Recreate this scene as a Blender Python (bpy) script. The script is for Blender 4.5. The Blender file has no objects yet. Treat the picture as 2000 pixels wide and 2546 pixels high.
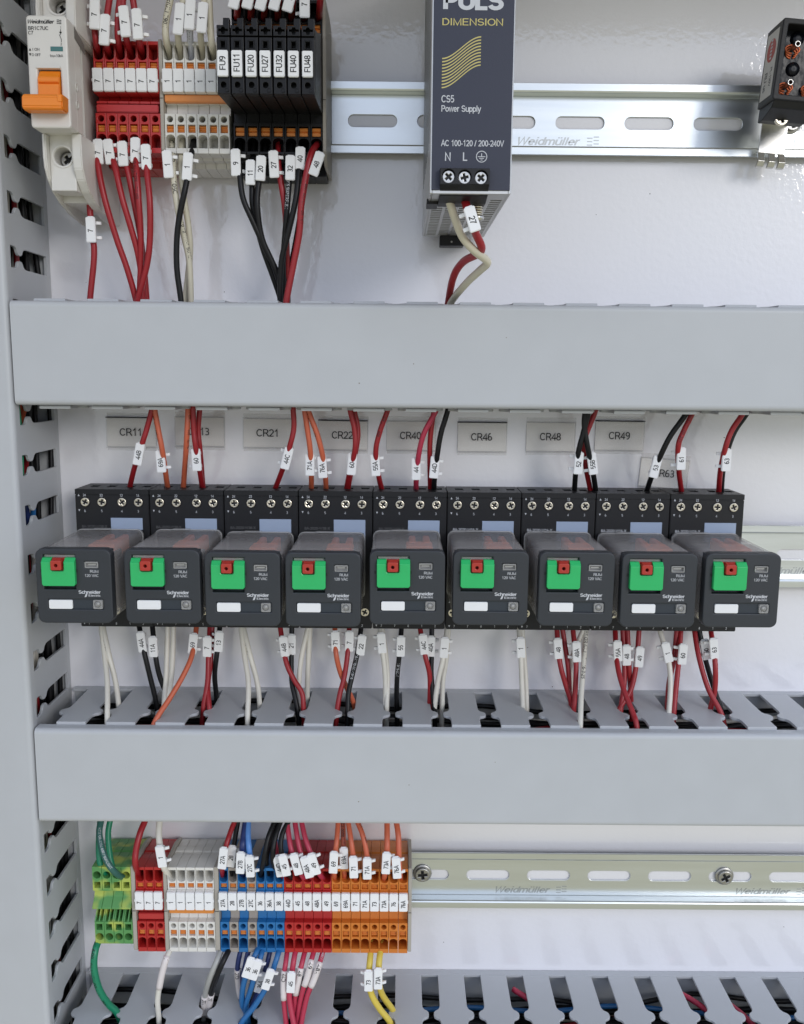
import bpy, bmesh, math, random
from mathutils import Vector, Matrix
random.seed(7)
scene = bpy.context.scene
COL = scene.collection
RAD = math.radians

# ------------------------------------------------------------------ camera
# panel coordinates in millimetres: x right, z up, h out of the back panel
CX, CZ, CH = -1.7994, 2.8232, 492.968
PITCH, YAW, ROLL, FPX = 0.1561, 0.0031, 0.009, 2227.609
def _rot(ax, a, v):
    ax = ax.normalized()
    return v*math.cos(a) + ax.cross(v)*math.sin(a) + ax*ax.dot(v)*(1-math.cos(a))
_f, _u, _r = Vector((0, -1, 0)), Vector((0, 0, 1)), Vector((1, 0, 0))
_f = _rot(_u, YAW, _f); _r = _rot(_u, YAW, _r)
_f = _rot(_r, PITCH, _f); _u = _rot(_r, PITCH, _u)
_r, _u = _rot(_f, ROLL, _r), _rot(_f, ROLL, _u)      # axes as (x, h, z)
def B(v): return Vector((v[0], -v[1], v[2]))
def P(x, z, h): return Vector((x*.001, -h*.001, z*.001))
cam = bpy.data.cameras.new('camera'); cam_o = bpy.data.objects.new('camera', cam); COL.objects.link(cam_o)
cam.sensor_fit = 'HORIZONTAL'; cam.sensor_width = 36; cam.lens = 36*FPX/2000
cam.clip_start = .02; cam.clip_end = 50
r_, u_, f_ = B(_r), B(_u), B(_f)
m4 = Matrix((r_, u_, -f_)).transposed().to_4x4(); m4.translation = P(CX, CZ, CH)
cam_o.matrix_world = m4
scene.camera = cam_o
def ray(px, py): return _f*FPX + _r*(px-1000) - _u*(py-1273)
def U(px, py, h):                      # pixel of the photograph + distance from the panel -> x, z
    d = ray(px, py); t = (h-CH)/d[1]; return CX+d[0]*t, CZ+d[2]*t
def UZ(px, py, z):                     # pixel + height -> x, h
    d = ray(px, py); t = (z-CZ)/d[2]; return CX+d[0]*t, CH+d[1]*t

# ------------------------------------------------------------------ world, sun, exposure
world = bpy.data.worlds.new('World'); scene.world = world; world.use_nodes = True
nt = world.node_tree; nt.nodes.clear()
wo = nt.nodes.new('ShaderNodeOutputWorld'); bg = nt.nodes.new('ShaderNodeBackground')
tc = nt.nodes.new('ShaderNodeTexCoord'); sx = nt.nodes.new('ShaderNodeSeparateXYZ')
mr = nt.nodes.new('ShaderNodeMapRange'); mr.interpolation_type = 'SMOOTHSTEP'
mr.inputs['From Min'].default_value = -.25; mr.inputs['From Max'].default_value = .25
mx = nt.nodes.new('ShaderNodeMix'); mx.data_type = 'RGBA'
mx.inputs['A'].default_value = (.36, .36, .285, 1); mx.inputs['B'].default_value = (.62, .70, .88, 1)
nt.links.new(tc.outputs['Generated'], sx.inputs[0]); nt.links.new(sx.outputs['Z'], mr.inputs['Value'])
nt.links.new(mr.outputs[0], mx.inputs['Factor']); nt.links.new(mx.outputs['Result'], bg.inputs['Color'])
bg.inputs['Strength'].default_value = 1.22
nt.links.new(bg.outputs[0], wo.inputs[0])
sun = bpy.data.lights.new('sun', 'SUN'); sun.energy = .75; sun.angle = RAD(18); sun.color = (1, .965, .92)
sun_o = bpy.data.objects.new('sun', sun); COL.objects.link(sun_o)
sun_o.rotation_euler = B(Vector((-.62, -1, -.36))).to_track_quat('-Z', 'Y').to_euler()
sun_o.location = (.5, -1.2, .5)
vs = scene.view_settings; vs.view_transform = 'Standard'; vs.look = 'None'; vs.exposure = .22; vs.gamma = 1
vs.use_curve_mapping = False
scene.render.engine = 'CYCLES'; scene.cycles.max_bounces = 6; scene.cycles.transparent_max_bounces = 8
scene.cycles.caustics_reflective = False; scene.cycles.caustics_refractive = False

# ------------------------------------------------------------------ materials
MATS = {}
def mat(name, col, rough=.45, metal=0, var=.06, nscale=250, bump=.0, bscale=900, coat=0, stretch=None, spec=.5):
    if name in MATS: return MATS[name]
    m = bpy.data.materials.new(name); m.use_nodes = True; n = m.node_tree.nodes; l = m.node_tree.links
    b = n['Principled BSDF']; b.inputs['Roughness'].default_value = rough; b.inputs['Metallic'].default_value = metal
    b.inputs['Coat Weight'].default_value = coat; b.inputs['Coat Roughness'].default_value = .08
    b.inputs['Specular IOR Level'].default_value = spec
    t = n.new('ShaderNodeTexCoord'); mp = n.new('ShaderNodeMapping'); l.new(t.outputs['Object'], mp.inputs[0])
    if stretch: mp.inputs['Scale'].default_value = stretch
    nz = n.new('ShaderNodeTexNoise'); nz.inputs['Scale'].default_value = nscale; nz.inputs['Detail'].default_value = 4
    l.new(mp.outputs[0], nz.inputs['Vector'])
    mx = n.new('ShaderNodeMix'); mx.data_type = 'RGBA'
    mx.inputs['A'].default_value = (*[c*(1-var) for c in col], 1); mx.inputs['B'].default_value = (*[min(1, c*(1+var)) for c in col], 1)
    l.new(nz.outputs[0], mx.inputs['Factor']); l.new(mx.outputs['Result'], b.inputs['Base Color'])
    rr = n.new('ShaderNodeMapRange'); rr.inputs['To Min'].default_value = rough*.8; rr.inputs['To Max'].default_value = min(1, rough*1.25)
    l.new(nz.outputs[0], rr.inputs['Value']); l.new(rr.outputs[0], b.inputs['Roughness'])
    if bump:
        nb = n.new('ShaderNodeTexNoise'); nb.inputs['Scale'].default_value = bscale; nb.inputs['Detail'].default_value = 2
        l.new(mp.outputs[0], nb.inputs['Vector'])
        bp = n.new('ShaderNodeBump'); bp.inputs['Strength'].default_value = bump; bp.inputs['Distance'].default_value = .0004
        l.new(nb.outputs[0], bp.inputs['Height']); l.new(bp.outputs[0], b.inputs['Normal'])
    MATS[name] = m; return m
def clearmat(name, col, alpha, rough=.12):
    m = mat(name, col, rough, 0, .08, 200)
    n = m.node_tree.nodes; l = m.node_tree.links; b = n['Principled BSDF']
    tr = n.new('ShaderNodeBsdfTransparent'); ms = n.new('ShaderNodeMixShader'); ms.inputs[0].default_value = alpha
    l.new(tr.outputs[0], ms.inputs[1]); l.new(b.outputs[0], ms.inputs[2])
    l.new(ms.outputs[0], n['Material Output'].inputs['Surface'])
    return m
def specks(m, scale=110, th=.035, col=(.12, .1, .09)):
    n = m.node_tree.nodes; l = m.node_tree.links; b = n['Principled BSDF']
    src = b.inputs['Base Color'].links[0].from_socket
    t = n.new('ShaderNodeTexCoord'); v = n.new('ShaderNodeTexVoronoi'); v.inputs['Scale'].default_value = scale
    l.new(t.outputs['Object'], v.inputs['Vector'])
    lt = n.new('ShaderNodeMath'); lt.operation = 'LESS_THAN'; lt.inputs[1].default_value = th
    l.new(v.outputs['Distance'], lt.inputs[0])
    w = n.new('ShaderNodeTexWhiteNoise'); l.new(v.outputs['Color'], w.inputs['Vector'])
    g = n.new('ShaderNodeMath'); g.operation = 'GREATER_THAN'; g.inputs[1].default_value = .8; l.new(w.outputs['Value'], g.inputs[0])
    mu = n.new('ShaderNodeMath'); mu.operation = 'MULTIPLY'; l.new(lt.outputs[0], mu.inputs[0]); l.new(g.outputs[0], mu.inputs[1])
    mx = n.new('ShaderNodeMix'); mx.data_type = 'RGBA'; mx.inputs['B'].default_value = (*col, 1)
    l.new(mu.outputs[0], mx.inputs['Factor']); l.new(src, mx.inputs['A']); l.new(mx.outputs['Result'], b.inputs['Base Color'])

M_panel = mat('panel_paint', (.86, .85, .875), .34, 0, .015, 30, .22, 330, coat=.9); specks(M_panel)
_b = M_panel.node_tree.nodes['Principled BSDF']; _b.inputs['Coat IOR'].default_value = 1.8; _b.inputs['Coat Roughness'].default_value = .04
M_panel.node_tree.links.new(_b.inputs['Normal'].links[0].from_socket, _b.inputs['Coat Normal'])
M_duct = mat('duct_plastic', (.485, .50, .515), .42, 0, .04, 60, .06, 1500); specks(M_duct, 90, .03, (.2, .17, .13))
M_zinc = mat('zinc_steel', (.74, .77, .77), .30, 1, .10, 160, .05, 700, stretch=(.06, 1, 1))
M_emboss_shade = mat('emboss_shade_zinc', (.48, .50, .50), .45, 1, .1, 300)  # darker than the rail: shading of the embossed letters put into the colour
M_steel = mat('bright_steel', (.62, .61, .58), .30, 1, .10, 900, .1, 2500)
M_screw = mat('screw_steel', (.72, .66, .55), .26, 1, .15, 1200, .1, 2500)
M_dsteel = mat('dull_steel', (.42, .41, .39), .33, 1, .15, 900, .1, 2500)
M_dark = mat('dark_hole', (.01, .01, .011), .6)
M_black = mat('black_plastic', (.011, .011, .0125), .45, 0, .2, 900, .12, 3500, spec=.35)
M_tblack = mat('terminal_black', (.007, .007, .008), .40, 0, .2, 600, .08, 3000, spec=.3)
M_slate = mat('slate_plastic', (.026, .030, .036), .48, 0, .10, 900, .18, 4500)
M_recess = mat('slate_recess', (.024, .032, .042), .5, 0, .1, 900, .1, 4000)
M_navy = mat('navy_paint', (.024, .028, .050), .48, 0, .12, 3000, .15, 5000)
M_alu = mat('psu_aluminium', (.56, .56, .55), .38, .85, .06, 500, .05, 1500)
M_white = mat('white_plastic', (.80, .80, .80), .38, 0, .02, 300, .04, 2000)
M_tag = mat('marker_white', (.86, .86, .86), .42, 0, .015, 300)
M_lgrey = mat('breaker_plastic', (.68, .66, .62), .42, 0, .03, 200, .05, 3000)
M_beige = mat('end_plate_beige', (.40, .37, .32), .5, 0, .04, 200)
M_ink = mat('black_ink', (.012, .012, .013), .55)
M_print = mat('white_print', (.55, .56, .58), .5)
M_fprint = mat('faint_print', (.10, .10, .10), .5)
M_yprint = mat('yellow_print', (.55, .47, .16), .5)
M_tred = mat('terminal_red', (.46, .022, .020), .36, 0, .06, 300)
M_torg = mat('terminal_orange', (.62, .19, .028), .38, 0, .06, 300)
M_twhite = mat('terminal_white', (.74, .72, .67), .4, 0, .03, 300)
M_tblue = mat('terminal_blue', (.020, .16, .40), .38, 0, .06, 300)
M_tgrey = mat('terminal_grey', (.36, .32, .28), .42, 0, .05, 300)
M_btn = mat('button_orange', (.68, .23, .045), .4, 0, .06, 300)
M_bar = mat('jumper_orange', (.70, .25, .05), .38, 0, .05, 300)
M_redbar = mat('jumper_red', (.50, .035, .035), .36, 0, .05, 300)
M_lever = mat('lever_orange', (.85, .24, .012), .36, 0, .04, 300)
M_green = mat('flap_green', (.022, .46, .13), .30, 0, .05, 300, coat=.2)
M_rbtn = mat('button_red', (.42, .035, .022), .35, 0, .05, 300)
M_lblue = mat('socket_label_blue', (.33, .40, .52), .4, 0, .02, 300, .1, 4000)
M_holder = clearmat('label_holder_plastic', (.84, .82, .79), .14, .16)
M_paper = mat('label_paper', (.90, .88, .85), .7, 0, .06, 350, stretch=(.1, 1, 4))
M_smoke = clearmat('smoked_cover', (.46, .44, .43), .34, .25)
M_clear = clearmat('clear_plastic', (.55, .54, .52), .45, .1)
M_coil = mat('coil_orange', (.80, .20, .08), .5)
M_copper = mat('copper_winding', (.60, .14, .05), .3, .4, .2, 800)
M_epoxy = mat('black_epoxy', (.006, .007, .010), .22, 0, .2, 300, .9, 150, spec=.22)
M_gy = mat('green_yellow_plastic', (.2, .4, .05), .42)
_n = M_gy.node_tree.nodes; _l = M_gy.node_tree.links
_t = _n.new('ShaderNodeTexCoord'); _z = _n.new('ShaderNodeTexNoise'); _z.inputs['Scale'].default_value = 95; _z.inputs['Detail'].default_value = 1
_i = _n.new('ShaderNodeObjectInfo'); _a = _n.new('ShaderNodeVectorMath'); _a.operation = 'ADD'
_l.new(_t.outputs['Object'], _a.inputs[0]); _l.new(_i.outputs['Location'], _a.inputs[1]); _l.new(_a.outputs[0], _z.inputs['Vector'])
_c = _n.new('ShaderNodeValToRGB'); _c.color_ramp.elements[0].position = .42; _c.color_ramp.elements[1].position = .58
_c.color_ramp.elements[0].color = (.10, .30, .09, 1); _c.color_ramp.elements[1].color = (.44, .52, .10, 1)
_l.new(_z.outputs[0], _c.inputs[0]); _l.new(_c.outputs[0], _n['Principled BSDF'].inputs['Base Color'])
WIRE = {}
for k, c in dict(red=(.33, .014, .020), crimson=(.46, .035, .075), orange=(.60, .135, .065), white=(.74, .71, .63), grey=(.40, .40, .38),
                 black=(.010, .010, .011), blue=(.022, .14, .36), navy=(.018, .035, .14), green=(.012, .22, .11), teal=(.03, .12, .10),
                 yellow=(.68, .52, .08), cream=(.62, .58, .46), bluewhite=(.62, .64, .72), lightblue=(.10, .26, .62)).items():
    WIRE[k] = mat('wire_'+k, c, .38, 0, .09, 120, .08, 900, spec=.28 if k == 'black' else .5)
M_sleeve = mat('heat_shrink_white', (.72, .66, .64), .35, 0, .04, 300)

# ------------------------------------------------------------------ mesh building
XZ = lambda a, b, c: P(a, b, c)         # outline in x, z; thickness along h
ZH = lambda a, b, c: P(c, a, b)         # outline in z, h; thickness along x
XH = lambda a, b, c: P(a, c, b)         # outline in x, h; thickness along z
class MB:
    def __init__(s): s.bm = bmesh.new(); s.mats = []
    def mi(s, m):
        if m not in s.mats: s.mats.append(m)
        return s.mats.index(m)
    def merge(s, t, m, smooth=False):
        bmesh.ops.recalc_face_normals(t, faces=t.faces[:])
        i = s.mi(m)
        for f in t.faces: f.material_index = i; f.smooth = smooth or f.smooth
        me = bpy.data.meshes.new('t'); t.to_mesh(me); t.free(); s.bm.from_mesh(me); bpy.data.meshes.remove(me)
        return s
    def prism(s, prof, c0, c1, m, mp=ZH, bev=0, seg=1):
        t = bmesh.new()
        a = [t.verts.new(mp(p[0], p[1], c0)) for p in prof]; b = [t.verts.new(mp(p[0], p[1], c1)) for p in prof]
        n = len(prof)
        t.faces.new(a); t.faces.new(b[::-1])
        for i in range(n): t.faces.new((a[i], b[i], b[(i+1) % n], a[(i+1) % n]))
        if bev: bmesh.ops.bevel(t, geom=t.edges[:], offset=bev*.001, segments=seg, affect='EDGES', clamp_overlap=True)
        return s.merge(t, m)
    def box(s, x0, x1, z0, z1, h0, h1, m, bev=0, seg=1):
        return s.prism([(x0, z0), (x1, z0), (x1, z1), (x0, z1)], h0, h1, m, XZ, bev, seg)
    def plate(s, outer, holes, c0, c1, m, mp=XZ, bev=0, smooth=False):
        cu = bpy.data.curves.new('c', 'CURVE'); cu.dimensions = '2D'; cu.fill_mode = 'BOTH'
        cu.extrude = max((c1-c0)/2-bev, .001); cu.bevel_depth = bev; cu.offset = -bev; cu.bevel_resolution = 1
        for pts in [outer]+list(holes):
            sp = cu.splines.new('POLY'); sp.points.add(len(pts)-1); sp.use_cyclic_u = True
            for q, p in zip(sp.points, pts): q.co = (p[0], p[1], 0, 1)
        o = bpy.data.objects.new('c', cu); me = bpy.data.meshes.new_from_object(o)
        t = bmesh.new(); t.from_mesh(me); mid = (c0+c1)/2
        for v in t.verts: v.co = mp(v.co.x, v.co.y, v.co.z+mid)
        bmesh.ops.remove_doubles(t, verts=t.verts[:], dist=1e-7)
        bpy.data.objects.remove(o); bpy.data.curves.remove(cu); bpy.data.meshes.remove(me)
        for f in t.faces: f.smooth = smooth
        return s.merge(t, m)
    def cyl(s, x, z, h0, h1, r, m, n=20, bev=0, mp=XZ, r2=None):
        t = bmesh.new(); r2 = r if r2 is None else r2
        rings = [(r-bev, h0), (r, h0+bev), (r2, h1-bev), (r2-bev, h1)] if bev else [(r, h0), (r2, h1)]
        L = [[t.verts.new(mp(x+q*math.cos(2*math.pi*i/n), z+q*math.sin(2*math.pi*i/n), h)) for i in range(n)] for q, h in rings]
        t.faces.new(L[0]); t.faces.new(L[-1][::-1])
        for A, Bq in zip(L, L[1:]):
            for i in range(n):
                f = t.faces.new((A[i], A[(i+1) % n], Bq[(i+1) % n], Bq[i])); f.smooth = True
        return s.merge(t, m)
    def lathe(s, x, z, prof, m, n=24, mp=XZ):           # prof: (r, h)
        t = bmesh.new(); L = []
        for q, h in prof: L.append([t.verts.new(mp(x+q*math.cos(2*math.pi*i/n), z+q*math.sin(2*math.pi*i/n), h)) for i in range(n)])
        t.faces.new(L[0]); t.faces.new(L[-1][::-1])
        for A, Bq in zip(L, L[1:]):
            for i in range(n):
                f = t.faces.new((A[i], A[(i+1) % n], Bq[(i+1) % n], Bq[i])); f.smooth = True
        return s.merge(t, m)
    def tube(s, pts, r, m, n=10):                      # pts: blender Vectors, r in mm
        t = bmesh.new(); r *= .001; L = []; nrm = None
        for i, p in enumerate(pts):
            d = (pts[min(i+1, len(pts)-1)]-pts[max(i-1, 0)]).normalized()
            if nrm is None: nrm = d.orthogonal().normalized()
            nrm = (nrm-d*nrm.dot(d)).normalized(); bn = d.cross(nrm)
            L.append([t.verts.new(p+(nrm*math.cos(2*math.pi*k/n)+bn*math.sin(2*math.pi*k/n))*r) for k in range(n)])
        t.faces.new(L[0]); t.faces.new(L[-1][::-1])
        for A, Bq in zip(L, L[1:]):
            for k in range(n): t.faces.new((A[k], A[(k+1) % n], Bq[(k+1) % n], Bq[k])).smooth = True
        return s.merge(t, m)
    def raw(s, verts, faces, m, smooth=False):
        t = bmesh.new(); v = [t.verts.new(p) for p in verts]
        for f in faces: t.faces.new([v[i] for i in f])
        return s.merge(t, m, smooth)
    def text(s, body, x, z, h, H, m, W=None, rot=0, al='c', shear=0, bold=0, track=1):
        t = bmesh.new(); t.from_mesh(textmesh(body, shear, bold, track))
        us = [v.co.x for v in t.verts]; u0, u1 = min(us), max(us)
        k = H/CAP; ku = k if W is None else W/(u1-u0)
        off = {'c': (u0+u1)/2, 'l': u0, 'r': u1}[al]; ca, sa = math.cos(rot), math.sin(rot)
        for v in t.verts:
            a = (v.co.x-off)*ku; b = (v.co.y-CAP/2)*k
            v.co = P(x+a*ca-b*sa, z+a*sa+b*ca, h+v.co.z)
        i = s.mi(m)
        for f in t.faces: f.material_index = i
        me = bpy.data.meshes.new('t'); t.to_mesh(me); t.free(); s.bm.from_mesh(me); bpy.data.meshes.remove(me)
        return s
    def mesh(s, name='mesh'):
        me = bpy.data.meshes.new(name); s.bm.to_mesh(me); s.bm.free()
        for m in s.mats: me.materials.append(m)
        return me
    def build(s, name, parent=None, loc=None, org=None):
        if org is not None:
            o = P(*org)
            for v in s.bm.verts: v.co -= o
        return obj(name, s.mesh(name), parent, loc)
    def pxtext(s, body, px, py, h, Hpx, m, Wpx=None, **k):   # lettering given by its place in the photograph
        x, z = U(px, py, h); sc = 50/(U(px+25, py, h)[0]-U(px-25, py, h)[0])
        return s.text(body, x, z, h, Hpx/sc, m, None if Wpx is None else Wpx/sc, **k)
# lettering: a plain sans alphabet drawn as constant-width strokes (cap height 1)
def _arc(cx, cy, rx, ry, a0, a1, n=10):
    return [(cx+rx*math.cos(RAD(a0+(a1-a0)*i/n)), cy+ry*math.sin(RAD(a0+(a1-a0)*i/n))) for i in range(n+1)]
def _glyphs():
    T, L = .935, .065
    G = {' ': (.34, [])}
    G['0'] = (.60, [_arc(.29, .5, .225, .435, 90, 450, 18)])
    G['1'] = (.60, [[(.10, .71), (.22, .79), (.34, .97), (.34, 0)]])
    G['2'] = (.60, [_arc(.28, .68, .225, .255, 165, -25)+[(.30, .33), (.08, .10), (.07, L), (.54, L)]])
    G['3'] = (.60, [_arc(.27, .71, .20, .225, 145, -80)+[(.2, .51)], [(.2, .51)]+_arc(.27, .285, .23, .22, 80, -140)])
    G['4'] = (.60, [[(.41, 0), (.41, .93), (.03, .29), (.57, .29)]])
    G['5'] = (.60, [[(.51, T), (.15, T), (.09, .50)]+_arc(.28, .325, .235, .265, 128, -132)])
    G['6'] = (.60, [_arc(.29, .305, .22, .24, 0, 360, 16), _arc(.31, .44, .24, .50, 205, 72, 9)])
    G['7'] = (.60, [[(.04, T), (.53, T), (.36, .62), (.26, .30), (.22, 0)]])
    G['8'] = (.60, [_arc(.28, .715, .19, .22, 0, 360, 14), _arc(.28, .285, .23, .22, 0, 360, 14)])
    G['9'] = (.60, [_arc(.28, .695, .22, .24, 0, 360, 16), _arc(.26, .56, .24, .50, 25, -108, 9)])
    G['A'] = (.70, [[(.02, 0), (.34, 1.0), (.67, 0)], [(.14, .34), (.55, .34)]])
    G['B'] = (.70, [[(.10, L), (.10, T), (.34, T)]+_arc(.36, .73, .17, .205, 90, -90, 7)+[(.1, .52)], [(.34, .52)]+_arc(.38, .293, .20, .228, 90, -90, 7)+[(.1, L)]])
    G['C'] = (.76, [_arc(.39, .5, .32, .435, 40, 320, 14)])
    G['D'] = (.76, [[(.10, L), (.10, T), (.32, T)]+_arc(.32, .5, .33, .435, 90, -90, 10)+[(.1, L)]])
    G['E'] = (.68, [[(.60, T), (.10, T), (.10, L), (.61, L)], [(.1, .51), (.56, .51)]])
    G['F'] = (.63, [[(.58, T), (.10, T), (.10, 0)], [(.1, .49), (.52, .49)]])
    G['G'] = (.80, [_arc(.40, .5, .33, .435, 42, 325, 14)+[(.68, .47), (.42, .47)]])
    G['H'] = (.76, [[(.10, 0), (.10, 1)], [(.64, 0), (.64, 1)], [(.1, .51), (.64, .51)]])
    G['I'] = (.28, [[(.13, 0), (.13, 1)]])
    G['K'] = (.72, [[(.10, 0), (.10, 1)], [(.62, 1), (.12, .38)], [(.28, .56), (.66, 0)]])
    G['L'] = (.58, [[(.10, 1), (.10, L), (.55, L)]])
    G['M'] = (.88, [[(.10, 0), (.10, .95), (.43, .05), (.76, .95), (.76, 0)]])
    G['N'] = (.76, [[(.10, 0), (.10, .95), (.64, .05), (.64, 1)]])
    G['O'] = (.80, [_arc(.40, .5, .33, .435, 90, 450, 20)])
    G['P'] = (.68, [[(.10, 0), (.10, T), (.36, T)]+_arc(.36, .695, .22, .24, 90, -90, 8)+[(.1, .455)]])
    G['R'] = (.74, [[(.10, 0), (.10, T), (.38, T)]+_arc(.38, .705, .22, .23, 90, -90, 8)+[(.1, .475)], [(.36, .475), (.48, .38), (.68, 0)]])
    G['S'] = (.68, [_arc(.33, .71, .235, .225, 25, 240, 10)+[(.33, .50)]+_arc(.34, .285, .255, .22, 60, -165, 10)])
    G['T'] = (.64, [[(.02, T), (.60, T)], [(.31, T), (.31, 0)]])
    G['U'] = (.76, [[(.10, 1)]+_arc(.37, .33, .27, .265, 180, 360, 10)+[(.64, 1)]])
    G['V'] = (.68, [[(.02, 1), (.34, .02), (.66, 1)]])
    G['W'] = (.96, [[(.03, 1), (.25, .04), (.47, .95), (.69, .04), (.91, 1)]])
    G['X'] = (.68, [[(.03, 0), (.62, 1)], [(.03, 1), (.64, 0)]])
    G['Y'] = (.68, [[(.02, 1), (.33, .45), (.64, 1)], [(.33, .46), (.33, 0)]])
    G['J'] = (.52, [[(.42, 1)]+_arc(.23, .28, .19, .22, 0, -180, 8)])
    G['Q'] = (.80, G['O'][1]+[[(.46, .24), (.74, -.02)]]); G['Z'] = (.64, [[(.06, T), (.56, T), (.05, L), (.60, L)]])
    X = .72
    G['c'] = (.52, [_arc(.28, .36, .21, .30, 45, 315, 12)])
    G['d'] = (.58, [_arc(.27, .36, .21, .30, 0, 360, 14), [(.48, 0), (.48, 1)]])
    G['e'] = (.58, [[(.07, .38), (.49, .38)]+_arc(.28, .36, .21, .30, 10, 320, 12)])
    G['h'] = (.58, [[(.08, 0), (.08, 1)], [(.08, .42)]+_arc(.28, .46, .20, .20, 170, 0, 7)+[(.48, 0)]])
    G['i'] = (.25, [[(.11, 0), (.11, X)], [(.11, .87), (.11, 1)]])
    G['k'] = (.54, [[(.08, 0), (.08, 1)], [(.46, X), (.1, .3)], [(.22, .44), (.5, 0)]])
    G['l'] = (.25, [[(.11, 0), (.11, 1)]])
    G['m'] = (.86, [[(.08, 0), (.08, X)], [(.08, .44)]+_arc(.25, .48, .17, .18, 170, 0, 6)+[(.42, 0)], [(.42, .44)]+_arc(.59, .48, .17, .18, 170, 0, 6)+[(.76, 0)]])
    G['n'] = (.58, [[(.08, 0), (.08, X)], [(.08, .42)]+_arc(.28, .46, .20, .20, 170, 0, 7)+[(.48, 0)]])
    G['o'] = (.58, [_arc(.28, .36, .22, .30, 0, 360, 14)])
    G['p'] = (.58, [[(.08, -.27), (.08, X)], _arc(.29, .36, .21, .30, 0, 360, 14)])
    G['r'] = (.36, [[(.08, 0), (.08, X)], [(.08, .40), (.15, .58), (.24, .66), (.35, .65)]])
    G['s'] = (.52, [_arc(.25, .52, .18, .14, 30, 250, 8)+_arc(.26, .205, .20, .15, 70, -160, 8)])
    G['t'] = (.30, [[(.12, .9), (.12, .14), (.18, .06), (.28, .06)], [(.0, .66), (.27, .66)]])
    G['u'] = (.58, [[(.08, X), (.08, .26)]+_arc(.28, .26, .20, .20, 180, 350, 7), [(.48, X), (.48, 0)]])
    G['ü'] = (.58, G['u'][1]+[[(.16, .86), (.16, 1)], [(.38, .86), (.38, 1)]])
    G['w'] = (.74, [[(.02, X), (.19, .04), (.36, X), (.53, .04), (.70, X)]])
    G['y'] = (.52, [[(.02, X), (.25, .04)], [(.48, X), (.24, .0), (.16, -.2), (.04, -.22)]])
    G['-'] = (.36, [[(.04, .36), (.31, .36)]]); G['—'] = (.9, [[(.02, .36), (.84, .36)]])
    G['/'] = (.34, [[(.0, 0), (.28, 1)]]); G['='] = (.62, [[(.06, .5), (.54, .5)], [(.06, .26), (.54, .26)]])
    G['('] = (.34, [_arc(.42, .4, .32, .62, 130, 230, 8)]); G[')'] = (.34, [_arc(-.1, .4, .32, .62, 50, -50, 8)])
    G['.'] = (.28, [[(.12, 0), (.12, .13)]]); G[':'] = (.28, [[(.12, 0), (.12, .13)], [(.12, .55), (.12, .68)]])
    return G
GLY = _glyphs()
CAP = 1.0
TM = {}
def textmesh(body, shear=0, bold=0, track=1):
    key = (body, shear, bold, track)
    if key in TM: return TM[key]
    w = (.125+bold*1.6)/2; V = []; F = []; x0 = 0; layer = 0
    for ch in body:
        adv, strokes = GLY[ch]
        for st in strokes:
            n = len(st); layer = (layer+1) % 5; base = len(V)
            closed = n > 3 and math.hypot(st[0][0]-st[-1][0], st[0][1]-st[-1][1]) < 1e-6
            if closed: st = st[:-1]; n -= 1
            for k, (px_, py_) in enumerate(st):
                a = st[k-1] if (closed or k) else None; b = st[(k+1) % n] if (closed or k < n-1) else None
                def dn(p, q):
                    l = math.hypot(q[0]-p[0], q[1]-p[1]) or 1; return ((q[0]-p[0])/l, (q[1]-p[1])/l)
                d1 = dn(a, (px_, py_)) if a else None; d2 = dn((px_, py_), b) if b else None
                d1 = d1 or d2; d2 = d2 or d1
                m = (-(d1[1]+d2[1]), d1[0]+d2[0]); l = math.hypot(*m) or 1; m = (m[0]/l, m[1]/l)
                c = max(.45, m[0]*-d1[1]+m[1]*d1[0]); o_ = w/c
                for s_ in (1, -1):
                    yy = py_+m[1]*o_*s_; V.append((x0+px_+m[0]*o_*s_+shear*yy, yy, layer*.004))
            for k in range(n if closed else n-1):
                p, q = base+2*k, base+2*((k+1) % n); F.append((p, p+1, q+1, q))
        x0 += adv*track
    me = bpy.data.meshes.new('t'); me.from_pydata(V, [], F); TM[key] = me
    return me
def obj(name, me, parent=None, loc=None):
    o = bpy.data.objects.new(name, me); COL.objects.link(o)
    if parent is not None: o.parent = parent
    if loc is not None: o.location = loc
    return o
def tag(o, label, cat, group=None, kind=None):
    o['label'] = label; o['category'] = cat
    if group: o['group'] = group
    if kind: o['kind'] = kind
    return o
def thing(name, label, cat, loc=(0, 0, 0), group=None, roty=0):
    o = obj(name, None, None, loc); o.rotation_euler = (0, roty, 0); o.empty_display_size = .01
    return tag(o, label, cat, group)
def rrect(x0, x1, z0, z1, r, n=4):
    out = []
    for cx, cz, a0 in ((x1-r, z1-r, 0), (x0+r, z1-r, 90), (x0+r, z0+r, 180), (x1-r, z0+r, 270)):
        for i in range(n+1):
            a = RAD(a0+90*i/n); out.append((cx+r*math.cos(a), cz+r*math.sin(a)))
    return out
def circ(x, z, r, n=16): return [(x+r*math.cos(2*math.pi*i/n), z+r*math.sin(2*math.pi*i/n)) for i in range(n)]
def catmull(pts, n=6):
    out = []; q = [pts[0]*2-pts[1]]+list(pts)+[pts[-1]*2-pts[-2]]
    for i in range(1, len(q)-2):
        a, b, c, d = q[i-1:i+3]
        for k in range(n):
            t = k/n
            out.append(.5*((2*b)+(c-a)*t+(2*a-5*b+4*c-d)*t*t+(3*b-a-3*c+d)*t**3))
    out.append(q[-2]); return out
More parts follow.
